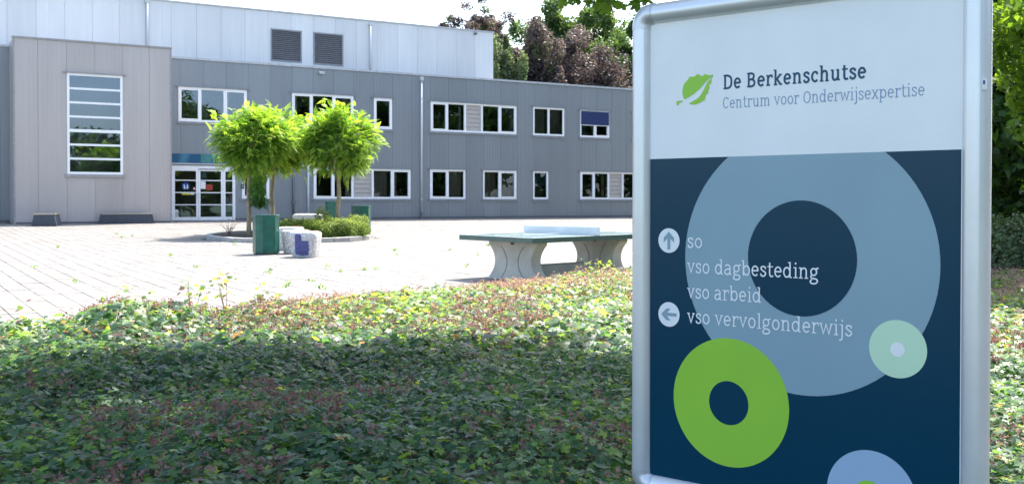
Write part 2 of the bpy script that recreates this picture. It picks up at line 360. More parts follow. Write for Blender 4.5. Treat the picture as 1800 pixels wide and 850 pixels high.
    if c == 'C': return .96, [ell(.50, C / 2, .37, C / 2 - .06, 48, 316)], [[(.78, C * .70), (.78, C * .93)]]
    if c == 'O': return 1.08, [ell(.54, C / 2, .40, C / 2 - .06)], []
    return .5, [], []
def words(txt, xh, width, weight, place, name, m, parent):
    adv = [glyph(ch)[0] + (.02 if weight < .17 else .07) for ch in txt]; tot = sum(adv); i = 0
    for wd in txt.split(' '):
        x0 = sum(adv[:i]) / tot * width; wl = sum(adv[i:i + len(wd)]) / tot * width
        text_mb(wd, xh, wl, weight, (lambda x0: lambda a, b, t: place(a + x0, b, t))(x0)).build(name, m, parent); i += len(wd) + 1
def text_mb(txt, xh, width, weight, place):
    """place(a,b,lift)->3D.  Every stroke lies a hair above the previous one so that no faces coincide."""
    adv = []; x = 0; items = []
    for ch in txt:
        a, st, sl_ = glyph(ch)
        items += [(x, q, weight) for q in st] + [(x, q, weight * .72) for q in sl_]
        x += a + (.02 if weight < .17 else .07)
    kx = width / x; mb = MB()
    for i, (x0, pts, wt) in enumerate(items):
        P = [Vector(((x0 + px) * kx, py * xh)) for px, py in pts]; h = wt * xh * .5
        lift = .00003 * (i % 9)
        closed = (P[0] - P[-1]).length < 1e-5
        k = len(mb.v)
        for j, p in enumerate(P):
            a = P[j - 1] if j else (P[-2] if closed else P[0]); b_ = P[j + 1] if j < len(P) - 1 else (P[1] if closed else P[-1])
            d1 = (p - a); d2 = (b_ - p)
            if d1.length < 1e-9: d1 = d2
            if d2.length < 1e-9: d2 = d1
            d1 = d1.normalized(); d2 = d2.normalized()
            nn = Vector((-(d1.y + d2.y), d1.x + d2.x)); nn.normalize()
            sc = h / max(.45, nn.dot(Vector((-d1.y, d1.x))))
            if abs(d1.y) > .85 and h > 0: pass
            for sg in (1, -1):
                q = p + nn * sc * sg; mb.v.append(tuple(place(q.x, q.y, lift)))
        for j in range(len(P) - 1): mb.f.append((k + 2 * j, k + 2 * j + 1, k + 2 * j + 3, k + 2 * j + 2))
    return mb

# =================================================================== GROUND
def sheet(name, xs, ys, zf, m, clip=None):
    mb = MB(); X, Y = len(xs), len(ys)
    for y in ys:
        for x in xs: mb.v.append((x, y, zf(x, y)))
    for j in range(Y - 1):
        for i in range(X - 1):
            if clip and not clip((xs[i] + xs[i + 1]) / 2, (ys[j] + ys[j + 1]) / 2): continue
            mb.f.append((j * X + i, j * X + i + 1, (j + 1) * X + i + 1, (j + 1) * X + i))
    return mb.build(name, m, smooth=True)
gx = [-700, -300, -120] + list(range(-60, 62, 3)) + [120, 300, 700]
gy = [-500, -200, -80] + list(range(-40, 90, 3)) + [130, 300, 900]
gr = sheet('ground', gx, gy, lambda x, y: gz(x, y) - .06, M['grass']); gr['kind'] = 'structure'
# edge between paving and planting (a straight line on the ground)
BA, BB = (-4.75, 9.75), (2.05, 18.0)
def bed_side(x, y):     # >0 on the planted side
    ex, ey = BB[0] - BA[0], BB[1] - BA[1]; L = math.hypot(ex, ey)
    return ((x - BA[0]) * ey - (y - BA[1]) * ex) / L
SL_, ND = .30, 130
plz = []
TILE = .30
for i in range(-75, 112):
    for j in range(0, ND):
        s, d = i * TILE, j * TILE
        if s < -1 and d < .3: pass
        cx, cy = from_fac(s + TILE / 2, d + TILE / 2)
        if bed_side(cx, cy) > .12: continue
        if ((cx + 6.75) / 2.55) ** 2 + ((cy - 32.3) / 3.05) ** 2 < 1: continue
        if -6.4 < s + .15 < -.3 and d < 1.5: continue
        plz.append((s, d, cx, cy))
base = MB()
for (s0, s1) in [(-22.5 + 3 * k, -19.5 + 3 * k) for k in range(19)]:
    for dd in range(0, 39):
        q = [from_fac(s0, dd), from_fac(s1, dd), from_fac(s1, dd + 1), from_fac(s0, dd + 1)]
        c_ = (sum(p[0] for p in q) / 4, sum(p[1] for p in q) / 4)
        if bed_side(*c_) > 1.2: continue
        base.poly([(p[0], p[1], gz(*p) - .022) for p in q][::-1])
plaza = base.build('plaza', M['sand'], recalc=True); plaza['kind'] = 'structure'
def slab_pts(s, d):
    g_ = .007
    dz = random.uniform(-.0025, .002)
    top = [from_fac(s + g_, d + g_), from_fac(s + TILE - g_, d + g_), from_fac(s + TILE - g_, d + TILE - g_), from_fac(s + g_, d + TILE - g_)]
    return [(p[0], p[1], gz(*p) + dz) for p in top]
def slab_key(t):
    s, d, x, y = t
    if y < 3 or abs(x / y) > .49: return 1e9
    return y
plz.sort(key=slab_key)
allslab = MB(); nearmesh = {}
for k, (s, d, cx, cy) in enumerate(plz):
    tp = slab_pts(s, d)
    if k < 300:
        z = gz(cx, cy); mb = MB()
        if 'm' not in nearmesh:
            h = TILE / 2 - .005
            mb.v = [(-h, -h, 0), (h, -h, 0), (h, h, 0), (-h, h, 0), (-h, -h, -.03), (h, -h, -.03), (h, h, -.03), (-h, h, -.03)]
            mb.f = [(0, 1, 2, 3), (0, 4, 5, 1), (1, 5, 6, 2), (2, 6, 7, 3), (3, 7, 4, 0)]
            o = mb.build('paving_slab', M['paving'], plaza); nearmesh['m'] = o.data
        else:
            o = bpy.data.objects.new('paving_slab', nearmesh['m']); col.objects.link(o); o.parent = plaza
        o.location = (cx, cy, z + random.uniform(-.0025, .002))
        e = .3
        gdx = (gz(cx + DX * e, cy + DY * e) - gz(cx - DX * e, cy - DY * e)) / (2 * e)
        gdy = (gz(cx - DY * e, cy + DX * e) - gz(cx + DY * e, cy - DX * e)) / (2 * e)
        o.rotation_euler = (math.atan(gdy) + random.uniform(-.003, .003), -math.atan(gdx) + random.uniform(-.003, .003), TH)
        continue
    kk = len(allslab.v); allslab.v += tp + [(p[0], p[1], p[2] - .03) for p in tp]
    allslab.f += [(kk + 3, kk + 2, kk + 1, kk), (kk, kk + 1, kk + 5, kk + 4), (kk + 1, kk + 2, kk + 6, kk + 5), (kk + 2, kk + 3, kk + 7, kk + 6), (kk + 3, kk, kk + 4, kk + 7)]
o = allslab.build('paving_slab', M['paving'], plaza); o['kind'] = 'stuff'

# =================================================================== BUILDING
bld = empty('school_building', 'long two storey grey metal clad building with pale upper hall and taupe entrance block', 'building', (P0[0], P0[1], GB), TH)
def part(mb, name, m, parent=bld, label=None, **k):
    o = mb.build(name, m, parent, **k)
    if label: o['label'] = label
    return o
def box(name, m, x0, x1, y0, y1, z0, z1, parent=bld, **k): return part(MB().box(x0, x1, y0, y1, z0, z1), name, m, parent, **k)
def holed(x0, x1, z0, z1, holes, y, dep, reveal=None):
    """wall sheet facing -y with rectangular openings and side returns"""
    mb = MB()
    xs = sorted({x0, x1} | {min(max(v, x0), x1) for h in holes for v in h[:2]}); zs = sorted({z0, z1} | {min(max(v, z0), z1) for h in holes for v in h[2:]})
    def solid(i, j):
        if i < 0 or j < 0 or i >= len(xs) - 1 or j >= len(zs) - 1: return False
        cx, cz = (xs[i] + xs[i + 1]) / 2, (zs[j] + zs[j + 1]) / 2
        return not any(h[0] < cx < h[1] and h[2] < cz < h[3] for h in holes)
    for i in range(len(xs) - 1):
        for j in range(len(zs) - 1):
            if not solid(i, j): continue
            a, b_, c_, d_ = xs[i], xs[i + 1], zs[j], zs[j + 1]; Y = y + dep
            mb.poly([(a, y, c_), (b_, y, c_), (b_, y, d_), (a, y, d_)])
            if not solid(i - 1, j): mb.poly([(a, y, c_), (a, y, d_), (a, Y, d_), (a, Y, c_)])
            if not solid(i + 1, j): mb.poly([(b_, y, c_), (b_, Y, c_), (b_, Y, d_), (b_, y, d_)])
            if not solid(i, j - 1): mb.poly([(a, y, c_), (a, Y, c_), (b_, Y, c_), (b_, y, c_)])
            if not solid(i, j + 1): mb.poly([(a, y, d_), (b_, y, d_), (b_, Y, d_), (a, Y, d_)])
    return mb
UZ0, UZ1, LZ0, LZ1 = 4.215, 5.65, .95, 2.375
# (x0, x1, z0, z1, bays[(x,kind)...])
WINS = [
    (.36, 3.29, UZ0, 5.675, [(.36, 's'), (1.276, 'f'), (2.33, 's'), (3.29, '')]),
    (5.35, 8.29, UZ0, 5.68, [(5.35, 's'), (6.278, 'f'), (7.314, 's'), (8.29, '')]),
    (9.31, 10.24, UZ0, 5.655, [(9.31, 's'), (10.24, '')]),
    (12.27, 17.107, UZ0, 5.64, [(12.27, 's'), (13.174, 'f'), (14.165, 'p'), (15.112, 'f'), (16.119, 's'), (17.107, '')]),
    (18.113, 20.016, UZ0, 5.65, [(18.113, 'f'), (19.06, 'f'), (20.016, '')]),
    (21.028, 22.91, UZ0, 5.62, [(21.028, 'f'), (21.97, 's'), (22.91, '')]),
    (24.5, 29.2, UZ0, 5.64, [(24.5, 's'), (25.4, 'f'), (26.4, 'p'), (27.3, 'f'), (28.3, 's'), (29.2, '')]),
    (3.066, 4.289, LZ0, 2.25, [(3.066, 's'), (4.289, '')]),
    (6.35, 11.195, LZ0, LZ1 - .03, [(6.35, 's'), (7.304, 'f'), (8.241, 'p'), (9.248, 'f'), (10.236, 's'), (11.195, '')]),
    (12.236, 14.163, LZ0, LZ1, [(12.236, 's'), (13.2, 'f'), (14.163, '')]),
    (15.175, 17.107, LZ0, LZ1, [(15.175, 'f'), (16.119, 's'), (17.107, '')]),
    (18.114, 19.023, LZ0, LZ1, [(18.114, 'f'), (19.023, '')]),
    (21.03, 25.8, LZ0, LZ1 + .02, [(21.03, 's'), (21.928, 'f'), (22.878, 'p'), (23.827, 'f'), (24.8, 's'), (25.8, '')]),
]
DOOR = (.012, 2.775, -.2, 2.34)
FX0, FX1, FTOP = -14.5, 31.5, 6.84
holes_f = [w_[:4] for w_ in WINS] + [DOOR]
# backing wall with the openings, then proud cladding panels
part(holed(FX0, FX1, -.5, FTOP, [(a - .0, b_ + .0, c_, d_) for a, b_, c_, d_ in holes_f], .03, .12), 'wall', M['joint'])
def panel_strip(a, b_, z0, z1, hs, y, m):
    cuts = sorted([h for h in hs if h[0] <= a + .02 and h[1] >= b_ - .02], key=lambda h: h[2]); lo = z0
    for h in cuts + [None]:
        hi = h[2] if h else z1
        if hi > lo + .02: part(holed(a, b_, lo, hi, [q for q in hs if q not in cuts], y, .04), 'cladding_panel', m)
        if h: lo = h[3]
mod = .985; x = 12.255 - mod * 27; first = True
while x < FX1 - .1:
    a, b_ = max(x, FX0) + .004, min(x + mod, FX1) - .004
    if b_ > FX0 + .1:
        hs = [h for h in holes_f if h[0] < b_ and h[1] > a]
        hs = [(h[0], h[1], h[2], h[3]) for h in hs]
        panel_strip(a, b_, .09, FTOP, hs, 0, M['clad_grey'])
    x += mod
box('plinth', M['joint'], FX0, -.0, -.015, .028, -.5, .08); box('plinth', M['joint'], 2.78, FX1, -.015, .028, -.5, .08)
box('roof_edge', M['trim_light'], FX0 - .03, FX1 + .03, -.05, .25, FTOP + .002, FTOP + .09)
# roof slab, ends and rear
box('roof', M['trim_grey'], FX0, FX1, .252, 14, FTOP - .35, FTOP - .12)
box('end_wall', M['clad_grey'], FX1 - .12, FX1 + .02, .16, 14, -.5, FTOP); box('end_wall', M['clad_grey'], FX0 - .02, FX0 + .12, .16, 14, -.5, FTOP)
box('rear_wall', M['clad_grey'], FX0, FX1, 14.01, 14.15, -.5, FTOP)
# interior shell
inn = MB(); inn.box(FX0 + .2, FX1 - .2, 5.0, 5.1, 0, 6.3)
for zf in (-.02, 3.0, 6.2): inn.box(FX0 + .2, FX1 - .2, .16, 4.98, zf - .2, zf)
for xp in (-1, 4.9, 8.75, 11.7, 14.65, 17.6, 20.5, 23.9, 27): inn.box(xp - .06, xp + .06, .17, 4.97, .0, 2.78); inn.box(xp - .06, xp + .06, .17, 4.97, 3.02, 5.98)
part(inn, 'interior_wall', M['room'])
# furniture silhouettes & blinds inside
fur = MB()
for i in range(26):
    xx = random.uniform(4.8, 26); zz = random.choice([.0, 3.02]); fur.box(xx, xx + random.uniform(.5, 1.3), 1, 1.6, zz, zz + random.uniform(.9, 1.9))
part(fur, 'cupboard', M['room_dark'])['kind'] = 'stuff'

def window(x0, x1, z0, z1, bays, y=0., trim=M['trim_grey'], parent=bld):
    F = MB(); fw = .075; yo, yi = y - .025, y + .075
    F.box(x0, x1, yo, yi, z0, z0 + fw); F.box(x0, x1, yo, yi, z1 - fw, z1)
    F.box(x0, x0 + fw, yo, yi, z0 + fw, z1 - fw); F.box(x1 - fw, x1, yo, yi, z0 + fw, z1 - fw)
    for bx, _ in bays[1:-1]: F.box(bx - .045, bx + .045, yo, yi, z0 + fw, z1 - fw)
    win = part(F, 'window', M['white_frame'], parent)
    for (a, kind), (b_, _) in zip(bays, bays[1:]):
        xa = a + (fw if a == bays[0][0] else .045); xb = b_ - (fw if b_ == bays[-1][0] else .045)
        za, zb = z0 + fw, z1 - fw
        if kind == 'p':
            nsl = 6; hh = (zb - za) / nsl
            for i in range(nsl):
                s_ = MB(); s_.v = [(xa, y + .03, za + i * hh + .004), (xb, y + .03, za + i * hh + .004), (xb, y + .055, za + (i + 1) * hh - .004), (xa, y + .055, za + (i + 1) * hh - .004),
                                   (xa, y + .07, za + i * hh + .004), (xb, y + .07, za + i * hh + .004), (xb, y + .07, za + (i + 1) * hh - .004), (xa, y + .07, za + (i + 1) * hh - .004)]
                s_.f = [(0, 1, 2, 3), (4, 7, 6, 5), (0, 4, 5, 1), (1, 5, 6, 2), (2, 6, 7, 3), (3, 7, 4, 0)]
                part(s_, 'slat', M['beige_slat'], win)
            box('slat_backing', M['joint'], xa, xb, y + .072, y + .09, za, zb, win)
            continue
        bw = .05 if kind == 's' else .012; pr = y - .034 if kind == 's' else y + .0
        s_ = MB(); s_.box(xa - (.012 if kind == 's' else 0), xb + (.012 if kind == 's' else 0), pr, y + .06, za, za + bw); s_.box(xa - (.012 if kind == 's' else 0), xb + (.012 if kind == 's' else 0), pr, y + .06, zb - bw, zb)
        s_.box(xa - (.012 if kind == 's' else 0), xa + bw, pr, y + .06, za + bw, zb - bw); s_.box(xb - bw, xb + (.012 if kind == 's' else 0), pr, y + .06, za + bw, zb - bw)
        part(s_, 'sash', M['white_frame'], win)
        g_ = MB().poly([(xa + bw, y + .03, za + bw), (xb - bw, y + .03, za + bw), (xb - bw, y + .03, zb - bw), (xa + bw, y + .03, zb - bw)])
        part(g_, 'pane', M['glass'], win)
    box('lintel_strip', trim, x0 - .12, x1 + .12, y - .07, y + .0, z1 + .002, z1 + .045, win)
    box('sill', trim, x0 - .09, x1 + .09, y - .045, y - .0, z0 - .10, z0 - .003, win)
    return win
wobjs = [window(*w_) for w_ in WINS]
# blue sun screen over the upper half of the last visible upper window
w5 = wobjs[5]; w5['label'] = 'window with blue sun screen over its upper half'
box('sun_screen', M['screen_blue'], 21.07, 22.87, -.06, -.045, 4.86, 5.57, w5); box('screen_bar', M['white_frame'], 21.06, 22.88, -.07, -.04, 4.83, 4.857, w5)
# curtains just inside some panes
for x0, x1, z0, z1, mt in [(13.3, 14.1, LZ0, LZ1, 'beige_slat'), (8.0, 8.22, LZ0, LZ1, 'paper'), (19.1, 19.95, UZ0, UZ1, 'room'), (22.6, 22.8, LZ0, LZ1, 'paper'), (13.95, 14.1, UZ0, UZ1, 'paper'), (7.4, 8.2, UZ0, UZ1, 'room'), (9.3, 10.1, LZ0, LZ1, 'beige_slat'), (16.2, 17.0, LZ0, LZ1, 'room'), (16.9, 17.05, UZ0, UZ1, 'paper'), (2.4, 2.6, UZ0, UZ1, 'paper'), (15.25, 16.05, LZ0, LZ1, 'beige_slat'), (10.3, 10.6, LZ0, LZ1, 'paper'), (18.2, 19.0, UZ0, UZ1, 'beige_slat'), (5.4, 5.7, UZ0, UZ1, 'paper'), (12.3, 12.6, UZ0, UZ1, 'beige_slat')]:
    c_ = MB(); n_ = 10
    for i in range(n_):
        a, b_ = x0 + (x1 - x0) * i / n_, x0 + (x1 - x0) * (i + 1) / n_
        ya, yb = .3 + .03 * (i % 2), .3 + .03 * ((i + 1) % 2)
        c_.poly([(a, ya, z0), (b_, yb, z0), (b_, yb, z1), (a, ya, z1)])
    part(c_, 'curtain', M[mt])
box('wall_poster', M['band'], 18.3, 18.95, .12, .13, 1.62, 2.25)
box('pane_darkener', M['room_dark'], 17.9, 19.3, .5, .54, .5, 2.5); box('pane_darkener', M['room_dark'], 23.7, 25.7, .5, .54, .5, 2.5)  # dark sheets added behind two panes to stop them looking pale

# ---- entrance
ent = box('door_frame', M['white_frame'], .0, 2.775, .0, .08, 2.17, 2.34)
fr = MB()
for xa, xb in ((.0, .115), (2.25, 2.30), (2.71, 2.775)): fr.box(xa, xb, .0, .08, 0, 2.168)
part(fr, 'door_frame', M['white_frame'])
box('threshold', M['joint'], .0, 2.77, -.05, .2, -.03, .012)
box('fanlight_rail', M['trim_grey'], 1.2, 2.24, -.028, -.003, 2.19, 2.225)
rows = [(.16, .66), (.70, 1.18), (1.22, 1.70), (1.74, 2.12)]
def glazed(name, xa, xb, side, rail=.085):
    d = MB(); za, zb = .02, 2.166
    d.box(xa, xa + rail, .01, .06, za, zb); d.box(xb - rail, xb, .01, .06, za, zb)
    d.box(xa + rail, xb - rail, .01, .06, za, rows[0][0]); d.box(xa + rail, xb - rail, .01, .06, rows[-1][1], zb)
    for (a, b_), (c_, d_) in zip(rows, rows[1:]): d.box(xa + rail, xb - rail, .015, .055, b_, c_)
    o = part(d, name, M['white_frame'])
    for a, b_ in rows: part(MB().poly([(xa + rail, .035, a), (xb - rail, .035, a), (xb - rail, .035, b_), (xa + rail, .035, b_)]), 'pane', M['glass'], o)
    if side:
        hx = xb - .045 if side > 0 else xa + .045
        part(MB().tube([(hx, -.05, .95), (hx, -.05, 1.2)], .014).tube([(hx, -.05, .97), (hx, .01, .97)], .01).tube([(hx, -.05, 1.18), (hx, .01, 1.18)], .01), 'handle', M['alu'], o)
    return o
dl = glazed('door', .12, 1.18, 1); dr = glazed('door', 1.19, 2.245, -1)
glazed('sidelight', 2.30, 2.71, 0, .05)
ring_ = lambda cx, cz, r, n=24: [(cx + r * math.cos(2 * math.pi * i / n), cz + r * math.sin(2 * math.pi * i / n)) for i in range(n)]
def flat(name, pts, y, m, parent):
    return part(MB().prism(pts, lambda a, b, t: (a, t, b), y, y + .003), name, m, parent)
rc = lambda a, b, c, d: [(a, c), (b, c), (b, d), (a, d)]
flat('notice', ring_(.66, 1.47, .165), .028, M['blue'], dl)
flat('notice', ring_(.60, 1.50, .035, 12), .024, M['paper'], dl); flat('notice', ring_(.73, 1.50, .035, 12), .024, M['paper'], dl)
flat('notice', rc(.575, .63, 1.36, 1.455), .024, M['paper'], dl); flat('notice', rc(.705, .76, 1.36, 1.455), .024, M['paper'], dl); flat('notice', rc(.63, .705, 1.395, 1.415), .024, M['paper'], dl)
flat('notice', rc(.50, .84, 1.10, 1.175), .028, M['yellow'], dl); flat('notice', rc(.85, 1.02, 1.11, 1.17), .028, M['paper'], dl); flat('notice', rc(.98, 1.07, 1.32, 1.42), .028, M['pink'], dl)
flat('notice', rc(.93, 1.08, .18, .46), .06, M['orange'], dl)
flat('notice', rc(1.29, 1.50, 1.36, 1.68), .028, M['paper'], dr); flat('notice', rc(1.52, 1.80, 1.31, 1.55), .028, M['red'], dr); flat('notice', rc(1.30, 1.56, 1.80, 2.08), .06, M['p_blue'], dr)
# teal name board above the doors
nb = box('name_board', M['band'], .0, 6.06, -.06, -.003, 2.45, 2.84)
words('De Berkenschutse', .20, 3.1, .19, lambda a, b, t: (1.28 + a, -.0625 - t * 3, 2.53 + b), 'lettering', M['sign_green'], nb)
box('board_trim', M['trim_light'], .0, 6.06, -.075, -.003, 2.40, 2.448, nb)
ic = box('intercom', M['dark_grey'], 3.02, 3.16, -.05, -.003, 1.38, 1.58, bevel=.01); box('button', M['trim_light'], 3.06, 3.12, -.056, -.051, 1.46, 1.5, ic)
# downpipes on the facade
def downpipe(x, y, z0, z1, m, r=.045):
    p = part(MB().tube([(x, y - .06, z0), (x, y - .06, z1)], r, 10), 'downpipe', m, smooth=True)
    zz = z0 + .6
    while zz < z1: part(MB().tube([(x, y - .06, zz), (x, y - .06, zz + .05)], r + .012, 10), 'bracket', m, p); zz += 1.6
    return p
downpipe(11.76, 0, .30, 6.62, M['pipe']); box('hopper', M['pipe'], 11.68, 11.84, -.15, -.003, 6.6, 6.78)
part(MB().tube([(11.76, -.06, -.1), (11.76, -.06, .3)], .058, 10), 'pipe_foot', M['pipe_dark'])
downpipe(5.387, 0, .02, 2.44, M['pipe_dark']); downpipe(6.08, 0, .02, 2.44, M['pipe'])
box('pipe_box', M['pipe_dark'], 5.30, 5.47, -.14, -.02, .72, .86)
fl = box('wall_light', M['trim_light'], 6.58, 6.84, -.16, -.003, 6.62, 6.70, bevel=.01); box('lens', M['paper'], 6.60, 6.82, -.162, -.16, 6.60, 6.62, fl)

# ---- taupe block
bx0, bx1, by, bt = -6.12, -.33, -1.6, 7.0
BW = (-4.26, -2.2, 1.88, 5.79)
part(holed(bx0 + .02, bx1 - .02, -.5, bt, [BW], by + .03, .12), 'wall', M['joint'])
edges = [bx0, -5.29, -4.26, -3.23, -2.20, -1.17, bx1]
for a, b_ in zip(edges, edges[1:]): panel_strip(a + (.0 if a == bx0 else .004), b_ - (.0 if b_ == bx1 else .004), .03, bt, [BW] if BW[0] < b_ - .05 and BW[1] > a + .05 else [], by, M['clad_taupe'])
box('side_wall', M['clad_taupe'], bx0, bx0 + .12, by + .16, -.003, -.5, bt); box('side_wall', M['clad_taupe'], bx1 - .12, bx1, by + .16, -.003, -.5, bt)
for xx in (bx0 - .03, bx1 - .03): box('corner_trim', M['trim_taupe'], xx, xx + .06, by - .012, by + .158, -.2, bt)
box('roof_edge', M['trim_taupe'], bx0 - .05, bx1 + .05, by - .04, by + .2, bt + .002, bt + .07)
box('roof', M['trim_taupe'], bx0 + .12, bx1 - .12, by + .202, 1.0, bt - .2, bt - .05)
box('plinth', M['joint'], bx0, bx1, by - .0, by + .028, -.5, .025)
# stair window with seven panes
F = MB(); yo, yi = by - .025, by + .075; x0, x1, z0, z1 = BW
F.box(x0, x1, yo, yi, z0, z0 + .09); F.box(x0, x1, yo, yi, z1 - .09, z1); F.box(x0, x0 + .09, yo, yi, z0 + .09, z1 - .09); F.box(x1 - .09, x1, yo, yi, z0 + .09, z1 - .09)
win = part(F, 'window', M['white_frame']); win['label'] = 'tall seven pane stair window in taupe block'
zt = [z0 + .045, 2.482, 3.026, 3.57, 4.114, 4.658, 5.201, z1 - .045]
for i, (a, b_) in enumerate(zip(zt, zt[1:])):
    if i: box('glazing_bar', M['white_frame'], x0 + .09, x1 - .09, yo + .004, yi - .004, a - (.06 if i == 3 else .04), a + (.06 if i == 3 else .04), win)
    part(MB().poly([(x0 + .08, by + .03, a), (x1 - .08, by + .03, a), (x1 - .08, by + .03, b_), (x0 + .08, by + .03, b_)]), 'pane', M['glass'], win)
box('lintel_strip', M['trim_taupe'], x0 - .14, x1 + .14, by - .07, by - .002, z1 + .002, z1 + .05, win)
box('sill', M['trim_taupe'], x0 - .1, x1 + .1, by - .05, by - .002, z0 - .12, z0 - .003, win)
bi = MB(); bi.box(bx0 + .3, bx1 - .3, 1.0, 1.1, 0, 6.5); bi.box(bx0 + .2, bx1 - .2, -1.4, 1, 3.1, 3.3); part(bi, 'interior_wall', M['room'])

# ---- pale upper hall
ux0, ux1, uy, ut = -30., 16.64, 1.5, 9.50
vents = [(4.936, 6.293, 7.30, 8.66), (6.985, 8.344, 7.28, 8.66)]
part(holed(ux0, ux1, FTOP - .4, ut - .02, vents, uy + .03, .12), 'wall', M['joint'])
x = ux1 - 1.08 * 43
while x < ux1 - .1:
    a, b_ = x + .004, min(x + 1.08, ux1) - .004
    part(holed(a, b_, FTOP - .3, ut - .02, [h for h in vents if h[0] < b_ and h[1] > a], uy, .04), 'cladding_panel', M['clad_white']); x += 1.08
box('roof_edge', M['trim_light'], ux0, ux1 + .04, uy - .05, uy + .2, ut - .018, ut + .05)
box('end_wall', M['clad_white'], ux1 - .14, ux1 + .0, uy + .16, 20, FTOP - .5, ut - .02); box('roof', M['trim_light'], ux0, ux1, uy + .202, 20, ut - .3, ut - .1)
box('rear_wall', M['clad_white'], ux0, ux1, 20.01, 20.15, 0, ut)
for vx0, vx1, vz0, vz1 in vents:
    v = MB(); 
    v.box(vx0 - .06, vx1 + .06, uy - .03, uy + .01, vz0 - .06, vz0 - .002); v.box(vx0 - .06, vx1 + .06, uy - .03, uy + .01, vz1 + .002, vz1 + .06)
    v.box(vx0 - .06, vx0 - .002, uy - .03, uy + .01, vz0, vz1); v.box(vx1 + .002, vx1 + .06, uy - .03, uy + .01, vz0, vz1)
    vo = part(v, 'louvre', M['trim_grey']); nS = 15
    for i in range(nS):
        zz = vz0 + (vz1 - vz0) * i / nS; hh = (vz1 - vz0) / nS
        s_ = MB(); s_.v = [(vx0, uy - .01, zz), (vx1, uy - .01, zz), (vx1, uy + .06, zz + hh * .95), (vx0, uy + .06, zz + hh * .95), (vx0, uy + .0, zz - .004), (vx1, uy + .0, zz - .004), (vx1, uy + .07, zz + hh * .95 - .004), (vx0, uy + .07, zz + hh * .95 - .004)]
        s_.f = [(0, 1, 2, 3), (4, 7, 6, 5), (0, 4, 5, 1), (1, 5, 6, 2), (2, 6, 7, 3), (3, 7, 4, 0)]
        part(s_, 'slat', M['vent'], vo)
for px, zt_ in ((-.586, 9.45), (9.77, 9.38)):
    p = part(MB().tube([(px, uy - .07, FTOP), (px, uy - .07, zt_)], .05, 10), 'downpipe', M['pipe'], smooth=True)
    part(MB().box(px - .09, px + .09, uy - .16, uy - .003, zt_ - .12, zt_), 'hopper', M['pipe'], p)
box('rainwater_spout', M['pipe_dark'], 15.5, 15.62, uy - .14, uy - .003, ut - .2, ut - .1)

# =================================================================== SIGN
ths = math.atan2(1850, 2190)
SX, SY = .5545, 4.2045
sign = empty('information_sign', 'large freestanding school sign board with white top and navy lower half in rounded silver frame', 'sign', (SX, SY, 0), -ths)
SW, SZ0, SZ1, SM = 1.189, .245, 2.036, 1.5035      # local x along the board, -y towards the viewer
def sp(mb, name, m, parent=sign, **k): return mb.build(name, m, parent, **k)
sp(MB().box(-.012, SW + .012, .0, .03, SZ0 - .012, SZ1 + .012), 'board_panel', M['p_white'])
def clip(pts, fn):
    out = []
    for p, q in zip(pts, pts[1:] + pts[:1]):
        a, b_ = fn(p), fn(q)
        if a >= 0: out.append(p)
        if a * b_ < 0: t = a / (a - b_); out.append((p[0] + (q[0] - p[0]) * t, p[1] + (q[1] - p[1]) * t))
    return out
def decal(name, pts, lift, m, parent=sign):
    mb = MB(); mb.v = [(a, -lift, b_) for a, b_ in pts]
    for t in tessellate_polygon([[Vector((a, b_, 0)) for a, b_ in pts]]): mb.f.append(tuple(t))
    o = mb.build(name, m, parent, recalc=False)
    return o
def disc(cx, cz, r, n=96):
    p = ring_(cx, cz, r, n)
    for fn in (lambda q: q[0] - .0, lambda q: SW - q[0], lambda q: q[1] - SZ0, lambda q: SM - q[1]): p = clip(p, fn)
    return p
decal('navy_field', rc(-.004, SW + .004, SZ0 - .004, SM), .0005, M['p_navy'])
decal('blue_ring', disc(.644, 1.121, .4845), .0010, M['p_blue'])
decal('ring_hole', disc(.6374, 1.1294, .209), .0015, M['p_navy'])
decal('green_ring', disc(.352, .574, .2435), .0015, M['p_green'])
decal('green_ring_hole', disc(.3495, .5722, .083), .0020, M['p_navy'])
decal('pale_green_disc', disc(.9886, .834, .0985), .0015, M['p_lgreen'])
decal('pale_disc', disc(.9884, .8327, .0247), .0020, M['p_white'])
decal('pale_blue_disc', disc(.898, .318, .1575), .0015, M['p_blue2'])
decal('green_disc', disc(.891, .315, .055), .0020, M['p_green'])
tx = lambda a0, z0, l0: (lambda a, b, t: (a0 + a, -(l0 + t), z0 + b))
words('De Berkenschutse', .0385, .557, .205, tx(.322, 1.7595, .0008), 'lettering', M['p_dark'], sign)
words('Centrum voor Onderwijsexpertise', .0315, .756, .105, tx(.320, 1.686, .0008), 'lettering', M['p_mid'], sign)
words('so', .0395, .0705, .135, tx(.168, 1.155, .0025), 'lettering', M['p_text'], sign)
words('vso dagbesteding', .0395, .5395, .135, tx(.169, 1.0575, .0025), 'lettering', M['p_text'], sign)
words('vso arbeid', .0395, .3175, .135, tx(.169, .9600, .0025), 'lettering', M['p_text'], sign)
words('vso vervolgonderwijs', .0395, .6645, .135, tx(.169, .8635, .0025), 'lettering', M['p_text'], sign)
def arrow(cx, cz, ang):
    d = decal('arrow_disc', ring_(cx, cz, .0485, 48), .0022, M['p_text'])
    pts = [(-.0065, -.035), (.0065, -.035), (.0065, .008), (.0235, -.008), (.0235, .011), (0, .035), (-.0235, .011), (-.0235, -.008), (-.0065, .008)]
    ca, sa = math.cos(ang), math.sin(ang)
    decal('arrow', [(cx + a * ca - b_ * sa, cz + a * sa + b_ * ca) for a, b_ in pts], .0028, M['p_blue'], d)
arrow(.0857, 1.181, 0); arrow(.0865, .890, math.pi / 2)
